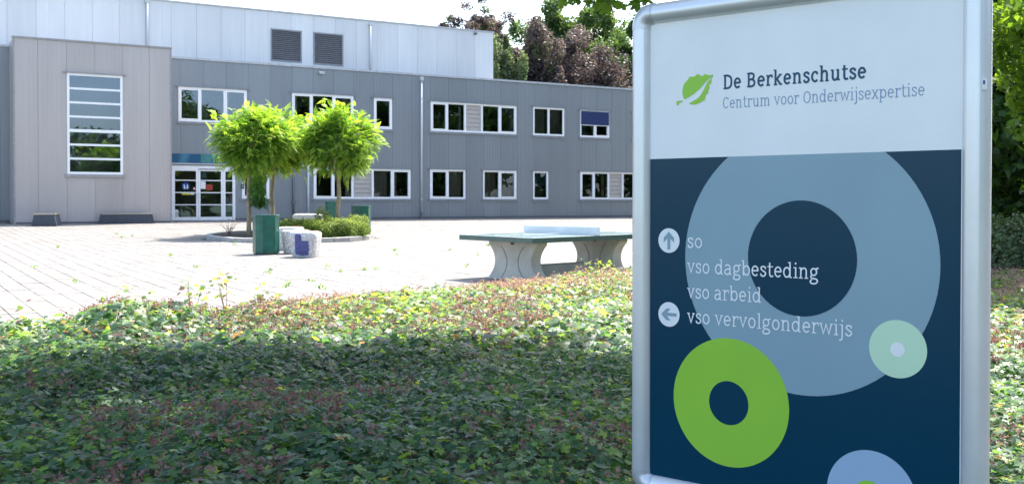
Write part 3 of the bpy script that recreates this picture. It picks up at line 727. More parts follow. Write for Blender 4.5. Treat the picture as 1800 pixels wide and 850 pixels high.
body = [(.2803, 1.818), (.262, 1.8165), (.2426, 1.8232), (.233, 1.815), (.2108, 1.8262), (.200, 1.817), (.1755, 1.8175), (.169, 1.806), (.156, 1.797), (.148, 1.782), (.144, 1.762), (.147, 1.744), (.1543, 1.7312), (.172, 1.738), (.196, 1.750), (.222, 1.768), (.247, 1.792)]
frag = [(.2803, 1.818), (.276, 1.806), (.271, 1.802), (.2725, 1.787), (.262, 1.781), (.264, 1.768), (.257, 1.7575), (.2605, 1.752), (.248, 1.742), (.2435, 1.722), (.237, 1.722), (.227, 1.716), (.205, 1.7085), (.188, 1.709), (.1725, 1.7137), (.190, 1.722), (.210, 1.730), (.224, 1.742), (.236, 1.758), (.248, 1.779), (.256, 1.792)]
stem = [(.117, 1.7235), (.1235, 1.7275), (.133, 1.7270), (.1445, 1.7285), (.1445, 1.7215), (.131, 1.7195), (.1265, 1.7085), (.1200, 1.7105)]
for q in (body, frag, stem): decal('leaf_emblem', q, .0008 + .0003 * len(q) / 30, M['p_green'])
# silver tube frame: posts, rails, elbows
fx0, fx1, fz0, fz1, fr_ = -.0435, 1.2375, .203, 2.079, .0435; cr_ = .045
yc = .012
sp(MB().tube([(fx0, yc, fz0 + cr_), (fx0, yc, fz1 - cr_)], fr_, 32, cap=False), 'frame_post', M['alu'], smooth=True)
sp(MB().tube([(fx1, yc, fz0 + cr_), (fx1, yc, fz1 - cr_)], fr_, 32, cap=False), 'frame_post', M['alu'], smooth=True)
sp(MB().tube([(fx0 + cr_, yc, fz1), (fx1 - cr_, yc, fz1)], fr_ - .001, 32, cap=False), 'frame_rail', M['alu'], smooth=True)
sp(MB().tube([(fx0 + cr_, yc, fz0), (fx1 - cr_, yc, fz0)], fr_ - .001, 32, cap=False), 'frame_rail', M['alu'], smooth=True)
for cx, sx_, cz, sz_ in ((fx0, 1, fz1, -1), (fx1, -1, fz1, -1), (fx0, 1, fz0, 1), (fx1, -1, fz0, 1)):
    pts = [(cx, yc, cz + sz_ * (cr_ + .012))] + [(cx + sx_ * cr_ * (1 - math.cos(t)), yc, cz + sz_ * cr_ * (1 - math.sin(t))) for t in [math.pi / 2 * i / 10 for i in range(11)]] + [(cx + sx_ * (cr_ + .012), yc, cz)]
    sp(MB().tube(pts, fr_ + .0012, 32, cap=False), 'frame_elbow', M['alu_joint'], smooth=True)
for px in (.2, .99): sp(MB().tube([(px, yc, -.3), (px, yc, fz0 - .03)], .03, 16), 'ground_post', M['alu'], smooth=True)
st_ = sp(MB().box(1.262, 1.276, yc - .038, yc - .030, 1.69, 1.725), 'sticker', M['paper']); sp(MB().box(1.266, 1.272, yc - .0395, yc - .0382, 1.708, 1.72), 'sticker_mark', M['blue'], st_)

# =================================================================== TABLE TENNIS TABLE
tc_ = Vector((.32, 16.8)); PH = R(45); ld = Vector((math.cos(PH), math.sin(PH))); sd = Vector((-math.sin(PH), math.cos(PH)))
L1, L2 = 1.74, 3.25
tt = empty('table_tennis_table', 'outdoor concrete table tennis table with green top and white net plate', 'table', (tc_.x, tc_.y, gz(tc_.x, tc_.y)), PH)
hT = .742
top = MB().box(0, L2, 0, L1, hT - .085, hT).build('table_top', M['table_green'], tt, bevel=.006)
top.rotation_euler = (.012, -.004, 0)
MB().box(.02, L2 - .02, L1 / 2 - .012, L1 / 2 + .012, hT + .012, hT + .014).build('centre_line', M['net_white'], top)
lines = MB(); 
for a, b_, c_, d_ in ((.01, L2 - .01, .01, .03), (.01, L2 - .01, L1 - .03, L1 - .01), (.01, .03, .031, L1 - .031), (L2 - .03, L2 - .01, .031, L1 - .031)): lines.box(a, b_, c_, d_, hT - .002, hT + .002)
lines.build('border_line', M['net_white'], top)
MB().box(L2 / 2 - .015, L2 / 2 + .015, -.03, L1 + .03, hT + .004, hT + .158).build('net', M['net_white'], tt, bevel=.01)
def leg(x):
    hw, wh, hh = .58, .43, hT - .09
    prof = [(hw, 0), (hw, .05)] + [(wh + (hw - wh) * ((i / 10 - .5) * 2) ** 2, .05 + (hh - .1) * i / 10) for i in range(1, 10)] + [(hw, hh - .05), (hw, hh)]
    out = prof + [(-a, b_) for a, b_ in reversed(prof)]
    o = MB().prism([(L1 / 2 + a, b_) for a, b_ in out], lambda a, b_, t: (t, a, b_), x - .12, x + .12).build('leg', M['concrete'], tt, recalc=True, bevel=.012)
    # recessed curved grooves on the outer face
    for sg in (1, -1):
        for xx in (x - .123,):
            pts = [(xx, L1 / 2 + sg * (.13 + .14 * ((i / 8 - .5) * 2) ** 2), .04 + (hh - .12) * i / 8) for i in range(9)]
            MB().tube(pts, .0045, 5).build('groove', M['joint'], o)
    MB().box(x - .125, x - .119, L1 / 2 - .04, L1 / 2 + .04, hh - .05, hh - .003).build('socket', M['dark_grey'], o)
leg(.55); leg(L2 - .58)
MB().box(.672, L2 - .702, L1 / 2 - .16, L1 / 2 + .16, .0, .235).build('base_beam', M['concrete'], tt, bevel=.02)

# =================================================================== BINS
def litter_bin(x, y, w_, h, label, rz):
    z = gz(x, y); o = empty('litter_bin', label, 'litter bin', (x, y, z), rz, 'green litter bins around the planting bed')
    def octo(k, c): 
        a = w_ / 2 * k; b_ = a - c * w_
        return [(b_, -a), (a, -b_), (a, b_), (b_, a), (-b_, a), (-a, b_), (-a, -b_), (-b_, -a)]
    ax = lambda a, b_, t: (a, b_, t)
    MB().prism(octo(1, .24), ax, .03, h - .03).build('body', M['bin_green'], o, recalc=True, bevel=.006)
    MB().prism(octo(.9, .24), ax, -.05, .029).build('foot', M['joint'], o, recalc=True)
    MB().prism(octo(1.03, .24), ax, h - .028, h).build('lid', M['bin_top'], o, recalc=True, bevel=.008)
    lw = MB().box(-.012, .012, -w_ / 2 - .008, -w_ / 2 - .001, h * .62, h * .66).build('lock', M['dark_grey'], o)
    MB().prism(ring_(0, 0, w_ * .2, 20), ax, h + .001, h + .006).build('opening', M['joint'], o, recalc=True)
litter_bin(-5.74, 24.55, .56, .92, 'green octagonal litter bin beside the white mosaic blocks, nearest to the camera', R(27))
litter_bin(-4.92, 34.3, .56, .97, 'green octagonal litter bin at the right end of the low hedge', R(30))
litter_bin(-7.45, 43.5, .50, .93, 'green octagonal litter bin farthest back, against the grey wall behind the hedge', R(0))

# =================================================================== BENCHES at the block
def plinth_bench(s, d, w_, dep, h, label, rz):
    x, y = from_fac(s, d); z = gz(x, y)
    o = empty('bench', label, 'bench', (x, y, z), rz)
    t = .09
    pr = [(-w_ / 2, 0), (w_ / 2, 0), (w_ / 2 - t, h - .04), (-w_ / 2 + t, h - .04)]
    MB().prism(pr, lambda a, b_, k: (a, k, b_), -dep / 2, dep / 2).build('base', M['dark_grey'], o, recalc=True, bevel=.01)
    n_ = 3
    for i in range(n_):
        a = -dep / 2 + dep * i / n_
        MB().box(-w_ / 2 + .05, w_ / 2 - .05, a + .008, a + dep / n_ - .008, h - .038, h).build('plank', M['wood'], o, bevel=.004)
def world_to_fac(x, y): return ((x - P0[0]) * DX + (y - P0[1]) * DY, fac_d(x, y))
s1, d1 = world_to_fac(-17.15, 38.9); plinth_bench(s1, d1 - .3, .86, 1.6, .44, 'short dark grey bench seen end on at the left corner of the taupe block', TH - .25)
s2, d2 = world_to_fac(-15.55, 42.1); plinth_bench(s2 - .0, d2 + .65, 2.05, .5, .40, 'long dark grey bench with wooden top under the tall stair window', TH)

# =================================================================== PLANTING BED with trees
bcx, bcy, brx, bry = -6.75, 32.3, 2.5, 3.0
bed = empty('planting_bed', 'oval planting bed with concrete kerb around the lime green trees', 'planting bed', (bcx, bcy, gz(bcx, bcy)))
zb = gz(bcx, bcy)
nK = 30
for i in range(nK):
    a0, a1 = 2 * math.pi * (i + .015) / nK, 2 * math.pi * (i + .985) / nK
    mb = MB()
    q = []
    for rr in (1, .94):
        for a in (a0, a1): q.append((brx * rr * math.cos(a), bry * rr * math.sin(a)))
    jz = random.uniform(-.006, .006)
    zz = [gz(bcx + p[0], bcy + p[1]) - zb for p in q]
    mb.v = [(p[0], p[1], z_ - .1) for p, z_ in zip(q, zz)] + [(p[0], p[1], z_ + .13 + jz) for p, z_ in zip(q, zz)]
    mb.f = [(0, 1, 5, 4), (3, 2, 6, 7), (4, 5, 7, 6), (0, 4, 6, 2), (1, 3, 7, 5)]
    mb.build('kerb_stone', M['kerb'], bed, bevel=.012)
so = MB(); so.v = [(0, 0, .08)] + [(brx * .945 * math.cos(2 * math.pi * i / 40), bry * .945 * math.sin(2 * math.pi * i / 40), gz(bcx + brx * .945 * math.cos(2 * math.pi * i / 40), bcy + bry * .945 * math.sin(2 * math.pi * i / 40)) - zb + .07) for i in range(40)]
so.f = [(0, 1 + i, 1 + (i + 1) % 40) for i in range(40)]; so.build('soil', M['soil'], bed)

# pinnate frond template: drooping rachis with leaflets
def frond():
    v, f = [], []
    N = 7
    for i in range(N):
        t = (i + .6) / N; x = t; z = -.38 * t * t
        ll = .30 * math.sin(math.pi * min(1, .25 + t * .7)) + .05
        for sg in (1, -1):
            k = len(v); wv_ = .075
            dx, dy = .42, sg * .9
            v += [(x, 0, z), (x + dx * ll * .5 - sg * dy * wv_, dy * ll * .5 + dx * wv_ * sg, z - .02), (x + dx * ll, dy * ll, z - .07), (x + dx * ll * .5 + sg * dy * wv_, dy * ll * .5 - dx * wv_ * sg, z - .02)]
            f += [(k, k + 1, k + 2), (k, k + 2, k + 3)]
    k = len(v); v += [(.98, 0, -.36), (1.1, .05, -.44), (1.28, 0, -.56), (1.1, -.05, -.44)]; f += [(k, k + 1, k + 2), (k, k + 2, k + 3)]
    return v, f
FRV, FRF = frond()
LEAFQ = ([(0, -.5, 0), (.32, -.12, .06), (.26, .28, .03), (0, .55, -.06), (-.26, .28, .03), (-.32, -.12, .06), (0, 0, -.02)],
         [(6, 0, 1), (6, 1, 2), (6, 2, 3), (6, 3, 4), (6, 4, 5), (6, 5, 0)])
LEAFD = ([(0, -.5, 0), (.3, 0, .05), (0, .5, 0), (-.3, 0, .05)], [(0, 1, 2), (0, 2, 3)])

def limbs(mb, base, top, r0, targets, seed, lean=.15):
    """tapered trunk and forking limbs ending at the targets"""
    rd = random.Random(seed)
    b_, t = Vector(base), Vector(top); pts = []; n_ = 7
    for i in range(n_):
        q = b_.lerp(t, i / (n_ - 1)); q += Vector((rd.uniform(-1, 1), rd.uniform(-1, 1), 0)) * r0 * .35 * (0 < i < n_ - 1); pts.append(q)
    mb.tube(pts, [r0 * (1.25 if i == 0 else 1 - .4 * i / (n_ - 1)) for i in range(n_)], 10)
    for tg in targets:
        tg = Vector(tg); st = b_.lerp(t, rd.uniform(.75, 1.)); mid = st.lerp(tg, .5) + Vector((0, 0, .12 * (tg - st).length))
        mb.tube([st, st.lerp(mid, .5) + Vector((rd.uniform(-.05, .05),) * 3), mid, mid.lerp(tg, .55), tg], [r0 * .45, r0 * .36, r0 * .26, r0 * .16, r0 * .05], 6, cap=False)

def robinia(x, y, zc, r, rz_, label, seed, nfr=3600, r0=.07, base_z=None, hang=None, off=0.):
    g_ = np.random.default_rng(seed); z = gz(x, y) + .06
    o = empty('round_crown_tree', label, 'tree', (x, y, z), 0, 'lime green ball trees in the planting bed')
    zc -= z
    nC = 120
    d = rand_dirs(nC, g_); d[:, 2] *= .95
    rr = g_.uniform(.35, 1, nC) ** .5
    bumps = 1 + .16 * np.sin(d[:, 0] * 4 + seed) * np.cos(d[:, 1] * 5 + seed * 2)
    C = d * rr[:, None] * bumps[:, None] * np.array([r, r, rz_]) * .86 + np.array([0, 0, zc])
    up = g_.choice(nC, 16); C[up, 2] += g_.uniform(0, .22, 16) * (C[up, 2] > zc); C[:, 0] += off
    which = g_.integers(0, nC, nfr)
    P = C[which] + g_.normal(size=(nfr, 3)) * np.array([.12, .12, .12]) * r
    out = P - np.array([off, 0, zc - .25 * rz_]); out /= np.linalg.norm(out, axis=1, keepdims=True)
    # frond local x points outward, local z up-ish
    xd = out + g_.normal(size=(nfr, 3)) * .7; xd[:, 2] = xd[:, 2] * .7 - .02 + .2 * (P[:, 2] > zc + .5 * rz_); xd /= np.linalg.norm(xd, axis=1, keepdims=True)
    upv = np.array([[0, 0, 1.]]) + g_.normal(size=(nfr, 3)) * .25
    yd = np.cross(upv, xd); yd /= np.linalg.norm(yd, axis=1, keepdims=True); zd = np.cross(xd, yd)
    rot = np.stack([xd, yd, zd], axis=2)
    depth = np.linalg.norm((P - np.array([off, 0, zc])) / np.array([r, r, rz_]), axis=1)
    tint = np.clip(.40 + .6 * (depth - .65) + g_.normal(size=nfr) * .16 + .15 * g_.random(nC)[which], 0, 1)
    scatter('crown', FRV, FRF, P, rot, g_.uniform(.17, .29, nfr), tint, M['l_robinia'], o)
    mb = MB(); tg = [tuple(c * .9 + np.array([0, 0, zc]) * .1) for c in C[:24]]
    limbs(mb, (0, 0, -.1), (0.02, 0, zc - rz_ * .35), r0, tg, seed)
    mb.build('trunk', M['bark'], o, smooth=True)
    if hang:
        n2 = 260; t = g_.random(n2); hx, hy, z1, z0 = hang
        P = np.stack([hx + g_.normal(size=n2) * .13 * (1 - .3 * t), hy + g_.normal(size=n2) * .13, z1 + (z0 - z1) * t], axis=1)
        xd = g_.normal(size=(n2, 3)) * .6; xd[:, 2] = -.8; xd /= np.linalg.norm(xd, axis=1, keepdims=True)
        yd = np.cross(np.array([[.3, .8, 0]]), xd); yd /= np.linalg.norm(yd, axis=1, keepdims=True)
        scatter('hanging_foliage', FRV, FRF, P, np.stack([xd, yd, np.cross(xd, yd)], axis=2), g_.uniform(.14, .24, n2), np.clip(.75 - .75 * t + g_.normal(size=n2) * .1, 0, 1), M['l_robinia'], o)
        MB().tube([(0.02, 0, z1 + .5), (hx * .6, hy, z1 + .2), (hx, hy, z1 - .3), (hx * 1.05, hy, z0)], [.02, .018, .012, .004], 6).build('hanging_branch', M['bark'], o)
robinia(-8.1, 32.4, 3.20, 1.24, 1.04, 'lime green round crowned tree at left with foliage hanging down its trunk', 3, r0=.075, off=.12, hang=(.32, -.1, 2.25, .95))
robinia(-7.90, 34.6, 3.30, 1.30, 1.10, 'lime green round crowned tree in the middle, partly behind the left one', 5, r0=.08, off=.22)
robinia(-5.55, 33.6, 3.28, 1.28, 1.12, 'lime green round crowned tree at right, rising out of the low hedge', 9, r0=.085)

# low hedge: clipped shrubs, leaf by leaf
def shrub(name, label, cat, x, y, rx, ry, h, n_, m, seed, size=.055, tpl=LEAFQ, group=None, z=None, rise=.0, twigs=14, hole=.55):
    g_ = np.random.default_rng(seed); z = gz(x, y) + .05 if z is None else z
    o = empty(name, label, cat, (x, y, z), 0, group)
    d = rand_dirs(n_, g_); d[:, 2] = np.abs(d[:, 2])
    rr = g_.uniform(hole, 1, n_) ** .5
    lump = 1 + .15 * np.sin(d[:, 0] * 7 + seed) * np.sin(d[:, 1] * 6 + 1) + .1 * g_.normal(size=n_) * .5
    sq = (np.abs(d) ** 3).sum(1) ** (1 / 3)
    P = d / sq[:, None] * (rr * lump)[:, None] * np.array([rx, ry, h]) + np.array([0, 0, rise])
    nd = d + g_.normal(size=(n_, 3)) * .6 + np.array([0, 0, .4])
    scatter('foliage', *tpl, P, rots(nd, g_.uniform(0, 6.28, n_)), g_.uniform(.7, 1.3, n_) * size, np.clip(.5 + .5 * (P[:, 2] / h - .5) + g_.normal(size=n_) * .22, 0, 1), m, o)  # upper leaves tinted lighter, a sunlit top painted into the colour
    mb = MB(); rd = random.Random(seed)
    for i in range(twigs):
        a = rd.uniform(0, 6.28); k = rd.uniform(.3, .85)
        mb.tube([(0, 0, -.05), (rx * .3 * math.cos(a), ry * .3 * math.sin(a), h * .35 + rise * .5), (rx * k * math.cos(a), ry * k * math.sin(a), h * .8 + rise)], [.012, .009, .004], 5, cap=False)
    mb.build('twigs', M['bark_dark'], o)
    return o
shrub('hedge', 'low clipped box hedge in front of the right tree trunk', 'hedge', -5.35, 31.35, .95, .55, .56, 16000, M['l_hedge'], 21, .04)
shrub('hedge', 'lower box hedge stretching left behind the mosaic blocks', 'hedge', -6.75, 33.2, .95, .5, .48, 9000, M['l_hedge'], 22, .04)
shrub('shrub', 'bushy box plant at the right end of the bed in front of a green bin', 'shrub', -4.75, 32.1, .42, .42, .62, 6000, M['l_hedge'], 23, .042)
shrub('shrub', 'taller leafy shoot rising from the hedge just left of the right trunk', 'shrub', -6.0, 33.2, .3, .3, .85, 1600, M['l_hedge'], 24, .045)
def bare(x, y, label, seed, h=.42, nl=60):
    g_ = np.random.default_rng(seed); o = empty('dry_shrub', label, 'shrub', (x, y, gz(x, y) + .05)); mb = MB(); tips = []
    for i in range(9):
        a, b_ = g_.uniform(0, 6.28), g_.uniform(.12, .34)
        p1 = (b_ * .4 * math.cos(a), b_ * .4 * math.sin(a), h * .5); p2 = (b_ * math.cos(a), b_ * math.sin(a), h * g_.uniform(.7, 1.15)); tips += [p2, p1]
        mb.tube([(0, 0, 0), p1, p2], [.012, .008, .003], 5, cap=False)
    mb.build('twigs', M['twig'], o)
    T = np.array(tips)[g_.integers(0, len(tips), nl)] + g_.normal(size=(nl, 3)) * .04
    scatter('foliage', *LEAFD, T, rots(rand_dirs(nl, g_), g_.uniform(0, 6, nl)), .05, g_.random(nl), M['l_stalk'], o)
bare(-8.72, 32.4, 'sparse dry shrub left of the left tree trunk', 31); bare(-7.3, 31.2, 'sparse dry shrub behind the mosaic blocks', 32, .5, 90)

# =================================================================== MOSAIC BLOCKS
def mosaic_block(x, y, w_, dep, h, rz, label, emblem=False, red=True):
    z = gz(x, y); o = empty('mosaic_seat', label, 'stone seat', (x, y, z), rz, 'white mosaic seats')
    mb = MB(); prof = [(.80, 0.0), (.84, .05), (.93, h * .55), (1.0, h * .82), (.97, h * .94), (.86, h)]
    n_ = 24
    def sqr(a, k, e=9.0):
        c_, s_ = math.cos(a), math.sin(a); q = (abs(c_) ** e + abs(s_) ** e) ** (-1 / e)
        return (c_ * q * w_ / 2 * k, s_ * q * dep / 2 * k)
    rings = []
    for k, zz in prof:
        rings.append(len(mb.v))
        for i in range(n_): p = sqr(2 * math.pi * i / n_ + .08, k); mb.v.append((p[0], p[1], zz))
    for r0, r1 in zip(rings, rings[1:]):
        for j in range(n_): mb.f.append((r0 + j, r0 + (j + 1) % n_, r1 + (j + 1) % n_, r1 + j))
    mb.f.append(tuple(rings[-1] + j for j in range(n_)))
    b_ = mb.build('body', M['mos_white'], o, smooth=True)
    sb = b_.modifiers.new('sub', 'SUBSURF'); sb.levels = sb.render_levels = 1
    if emblem:
        E = [(-.17, .06), (-.17, .46), (-.14, .50), (-.03, .50), (.0, .46), (.01, .34), (.17, .34), (.20, .30), (.17, .27), (.20, .24), (.20, .21), (.17, .19), (.20, .16), (.20, .12), (.17, .10), (.19, .05), (.15, .0), (-.05, .0), (-.14, .02)]
        sc = h / .62
        yy = lambda zz: -dep / 2 * (.815 + (.97 - .815) * min(1, (zz) / (h * .82))) - .012
        MB().prism([(a * sc * .93, (.055 + b2) * sc) for a, b2 in E], lambda a, b2, t: (a, yy(b2) + t, b2), 0, .035).build('emblem', M['mos_blue'], o, recalc=True)
    if red:
        MB().prism([(.05, -.02), (.2, -.08), (.24, .04), (.12, .1), (.02, .06)], lambda a, b2, t: (a, b2 - .02, t), h - .004, h + .006).build('red_patch', M['mos_red'], o, recalc=True)
mosaic_block(-4.63, 23.62, .64, .62, .585, R(-8), 'white mosaic seat with a blue hand emblem, frontmost of the row', emblem=True)
mosaic_block(-5.12, 24.95, .70, .60, .56, R(12), 'plain white mosaic seat in the middle, directly behind the emblem one')
mosaic_block(-5.55, 26.35, .62, .60, .58, R(-5), 'white mosaic seat farthest back of the three in front of the bed')
mosaic_block(-7.15, 36.9, 1.05, .6, .62, R(0), 'white mosaic seat behind the low hedge, only its top showing', red=False)

# =================================================================== GROUND COVER
def fbm(x, y, s=1., seed=0):
    r_ = np.random.default_rng(100 + seed); v = 0
    for o_ in range(5):
        a = r_.uniform(0, 6.28, 3); f_ = s * 1.9 ** o_
        v = v + (np.sin(x * f_ * math.cos(a[0]) + y * f_ * math.sin(a[0]) + a[1]) * np.sin(-x * f_ * 1.1 * math.sin(a[0] + .5) + y * f_ * math.cos(a[0] + .7) + a[2])) / 1.5 ** o_
    return v / 1.7
def bs_n(x, y):
    ex, ey = BB[0] - BA[0], BB[1] - BA[1]; L = math.hypot(ex, ey); return ((x - BA[0]) * ey - (y - BA[1]) * ex) / L
def mound(x, y):
    e = bs_n(x, y)
    h = .19 + .07 * fbm(x, y, 1.3, 1) + .03 * fbm(x, y, 4, 2) + .022 * fbm(x, y, 9, 4)
    h = h + .17 * np.exp(-((x + 3.45) ** 2 + (y - 9.9) ** 2) / .5) + .06 * np.exp(-((x - 1.6) ** 2 + (y - 16) ** 2) / 2)
    h = h * np.clip(.5 + e * 2, .45, 1)
    ds = np.hypot(x - 1.0, (y - 3.7)); h = h * (1 - .35 * np.exp(-ds ** 2 / 1.2))
    return np.clip(h, .05, .5)
def palmate():
    """deeply lobed leaf, slightly cupped"""
    pts = []
    lob = 5
    for i in range(lob):
        a = R(-128 + 256 * i / (lob - 1)) + math.pi / 2
        L = (.50, .86, 1.0, .86, .50)[i] if lob == 5 else 1
        for da, k in ((-.40, .66), (-.24, .90), (-.09, .93), (0, 1.0), (.12, .90), (.27, .88), (.40, .64)):
            pts.append((math.cos(a + da) * L * k, math.sin(a + da) * L * k))
        if i < lob - 1:
            an = a + R(256 / (lob - 1)) / 2; pts.append((math.cos(an) * .42, math.sin(an) * .42))
    v = [(0, 0, 0)] + [(x_, y_, .10 * math.hypot(x_, y_) - .18 * (math.hypot(x_, y_) ** 2)) for x_, y_ in pts]
    n_ = len(pts)
    return v, [(0, 1 + i, 1 + (i + 1) % n_) for i in range(n_)]
PV, PF = palmate()
PV2 = [(0, 0, 0)] + [(math.cos(a) * r_, math.sin(a) * r_, -.07 * r_) for a, r_ in [(R(-30 + i * 24), (1, .55)[i % 2]) for i in range(11)]]
PF2 = [(0, 1 + i, 1 + (i + 1) % 11) for i in range(11)]
def field(n_, x0, x1, y0, y1, cond):
    x = rng.uniform(x0, x1, n_); y = rng.uniform(y0, y1, n_); k = cond(x, y); return x[k], y[k]
def leaves(name, label, x, y, size, tpl, smooth=False):
    n_ = len(x); h = mound(x, y); lay = rng.random(n_) ** .45
    z = gzn(x, y) + h * (.30 + .78 * lay) + rng.normal(size=n_) * .012
    tilt = np.where(lay > .8, .34, .6)
    nd = np.stack([rng.normal(size=n_) * tilt, rng.normal(size=n_) * tilt - .10, np.ones(n_)], axis=1)
    e = .15
    nd[:, 0] -= (mound(x + e, y) - mound(x - e, y)) / (2 * e); nd[:, 1] -= (mound(x, y + e) - mound(x, y - e)) / (2 * e)
    pat = fbm(x, y, .9, 5); red = fbm(x, y, 1.6, 9)
    far = np.clip((y - 7.5) / 4, 0, 1); tint = .31 + .16 * far + .15 * pat + rng.normal(size=n_) * .15  # tint rises past the shadow edge, sunlight painted into the leaf colour
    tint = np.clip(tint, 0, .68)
    rp = rng.random(n_)
    tint = np.where(rp < .012 + .15 * np.clip(red - .2, 0, 1) + .13 * far, rng.uniform(.84, 1, n_), tint)
    tint = np.where((rp > .992 - .06 * far), rng.uniform(.72, .82, n_), tint)
    s_ = size * rng.uniform(.5, 1.3, n_) * (1 + .28 * fbm(x, y, 2.3, 7)) * (1 + .25 * (rng.random(n_) < .12))
    o = scatter(name, *tpl, np.stack([x, y, z], axis=1), rots(nd, rng.uniform(0, 6.28, n_)), s_, tint, M['l_cover'], smooth=smooth)
    o['kind'] = 'stuff'; tag(o, label, 'ground cover')
    return o
inbed = lambda x, y: (bs_n(x, y) > .02) & (np.abs(x) < 1.6 + y * .62)
def near(x, y): return inbed(x, y) & (y < 8.2) & (np.abs(x) < .9 + y * .56)
x1_, y1_ = field(170000, -7.2, 7.2, 1.6, 8.2, near)
leaves('ground_cover', 'shaded mat of lobed green leaves filling the foreground', x1_, y1_, .032, (PV, PF))
x2_, y2_ = field(120000, -6, 14, 8.2, 20, lambda x, y: inbed(x, y) & (x < 1.0 + y * .55))
leaves('ground_cover', 'sunlit yellow green leaves along the edge of the paving', x2_, y2_, .040, (PV2, PF2))
x3_, y3_ = field(26000, 3, 24, 20, 32, lambda x, y: (bs_n(x, y) > .02) & (x > y * .40) & (x < y * .62))
leaves('ground_cover', 'leafy undergrowth between the trees on the far right', x3_, y3_, .07, (PV2, PF2))
nT = 2600; xt, yt = field(nT, -5.5, 4.5, 2.4, 9, near); st = MB()
for a, b_ in zip(xt, yt):
    h_ = float(mound(np.float64(a), np.float64(b_))); t_ = random.uniform(0, 6.28); l_ = random.uniform(.06, .16); z_ = gz(a, b_) + h_ * random.uniform(.75, 1.05)
    st.tube([(a, b_, z_), (a + l_ * .5 * math.cos(t_), b_ + l_ * .5 * math.sin(t_), z_ + .015), (a + l_ * math.cos(t_ + .3), b_ + l_ * math.sin(t_ + .3), z_ - .01)], [.0022, .0018, .001], 3, cap=False)
o = st.build('creeping_stems', M['twig'], None); o['kind'] = 'stuff'; tag(o, 'thin brown creeping stems threaded through the shaded leaves', 'stems')
# spent flower heads on thin stems, in drifts
nS = 24000; xs_, ys_ = field(nS * 3, -7, 12, 2.2, 20, lambda x, y: inbed(x, y) & (rng.random(len(x)) < np.clip(.04 + 1.1 * (fbm(x, y, 1.6, 9) - .08) + .45 * np.clip((y - 8.5) / 4, 0, 1), 0, 1)))
n_ = len(xs_); c_n = 7
hz = gzn(xs_, ys_) + mound(xs_, ys_) * 1.05 + rng.uniform(.0, .05, n_)
cen = np.repeat(np.stack([xs_, ys_, hz], axis=1), c_n, axis=0) + rng.normal(size=(n_ * c_n, 3)) * .014
o = scatter('spent_flowers', *LEAFD, cen, rots(rand_dirs(n_ * c_n), rng.uniform(0, 6, n_ * c_n)), rng.uniform(.016, .032, n_ * c_n), np.clip(rng.random(n_ * c_n) * .6 + .4 * np.repeat(np.clip((ys_ - 8) / 6, 0, 1), c_n), 0, 1), M['l_stalk'])  # heads get paler farther out, sunlight painted into their tint
o['kind'] = 'stuff'; tag(o, 'reddish spent flower heads standing above the ground cover leaves', 'flowers')
# soil under the leaves
sx = list(np.arange(-9, 26.01, .5)); sy = list(np.arange(-2, 34.01, .5))
so = sheet('soil', sx, sy, lambda x, y: gz(x, y) + (float(mound(np.float64(x), np.float64(y))) * .45 if bed_side(x, y) > .3 else -.04), M['soil'], clip=lambda x, y: bed_side(x, y) > .25)
so['kind'] = 'structure'

# taller self-sown stalks at the edge of the bed
def stalk(x, y, h, label, seed, nl=14, group='tall weeds at the edge of the planting'):
    g_ = np.random.default_rng(seed); z = gz(x, y); o = empty('tall_weed', label, 'plant', (x, y, z), 0, group)
    mb = MB(); tips = []
    for i in range(3):
        a = g_.uniform(0, 6.28); b_ = g_.uniform(.02, .10); hh = h * g_.uniform(.75, 1)
        pts = [(0, 0, 0), (b_ * .4 * math.cos(a), b_ * .4 * math.sin(a), hh * .5), (b_ * math.cos(a), b_ * math.sin(a), hh)]
        mb.tube(pts, [.005, .004, .002], 5, cap=False); tips += [pts[2]] * 3 + [tuple((Vector(pts[1]).lerp(Vector(pts[2]), .5)))] * 2
    mb.build('stem', M['twig'], o)
    T = np.array(tips)[g_.integers(0, len(tips), nl)] + g_.normal(size=(nl, 3)) * np.array([.06, .06, .06])
    nd = rand_dirs(nl, g_) * .7 + np.array([0, 0, 1])
    scatter('foliage', PV2, PF2, T, rots(nd, g_.uniform(0, 6, nl)), g_.uniform(.022, .045, nl), np.where(g_.random(nl) < .25, g_.uniform(.85, 1, nl), g_.uniform(.4, .8, nl)), M['l_cover'], o)
for i, (x, y, h, lb) in enumerate([(-3.9, 9.4, .50, 'stalk with small dark leaves rising left of the leafy mound'), (-3.25, 9.75, .56, 'leafy stalk rising at the crest of the sunlit mound'), (-3.0, 10.15, .54, 'leafy stalk just right of the mound crest'),
                                   (-3.45, 9.35, .48, 'leafy stalk with yellow leaves on the left of the mound'), (-2.75, 10.4, .46, 'low leafy stalk at the right foot of the mound'), (1.15, 16.1, .45, 'reddish stalk in front of the table right leg'),
                                   (1.45, 16.6, .42, 'reddish stalk nearest the sign frame below the table'), (-4.4, 8.6, .36, 'reddish stalk at the far left end of the planting')]): stalk(x, y + (.9 if x < 0 else 0), h * .95, lb, 60 + i, 34)
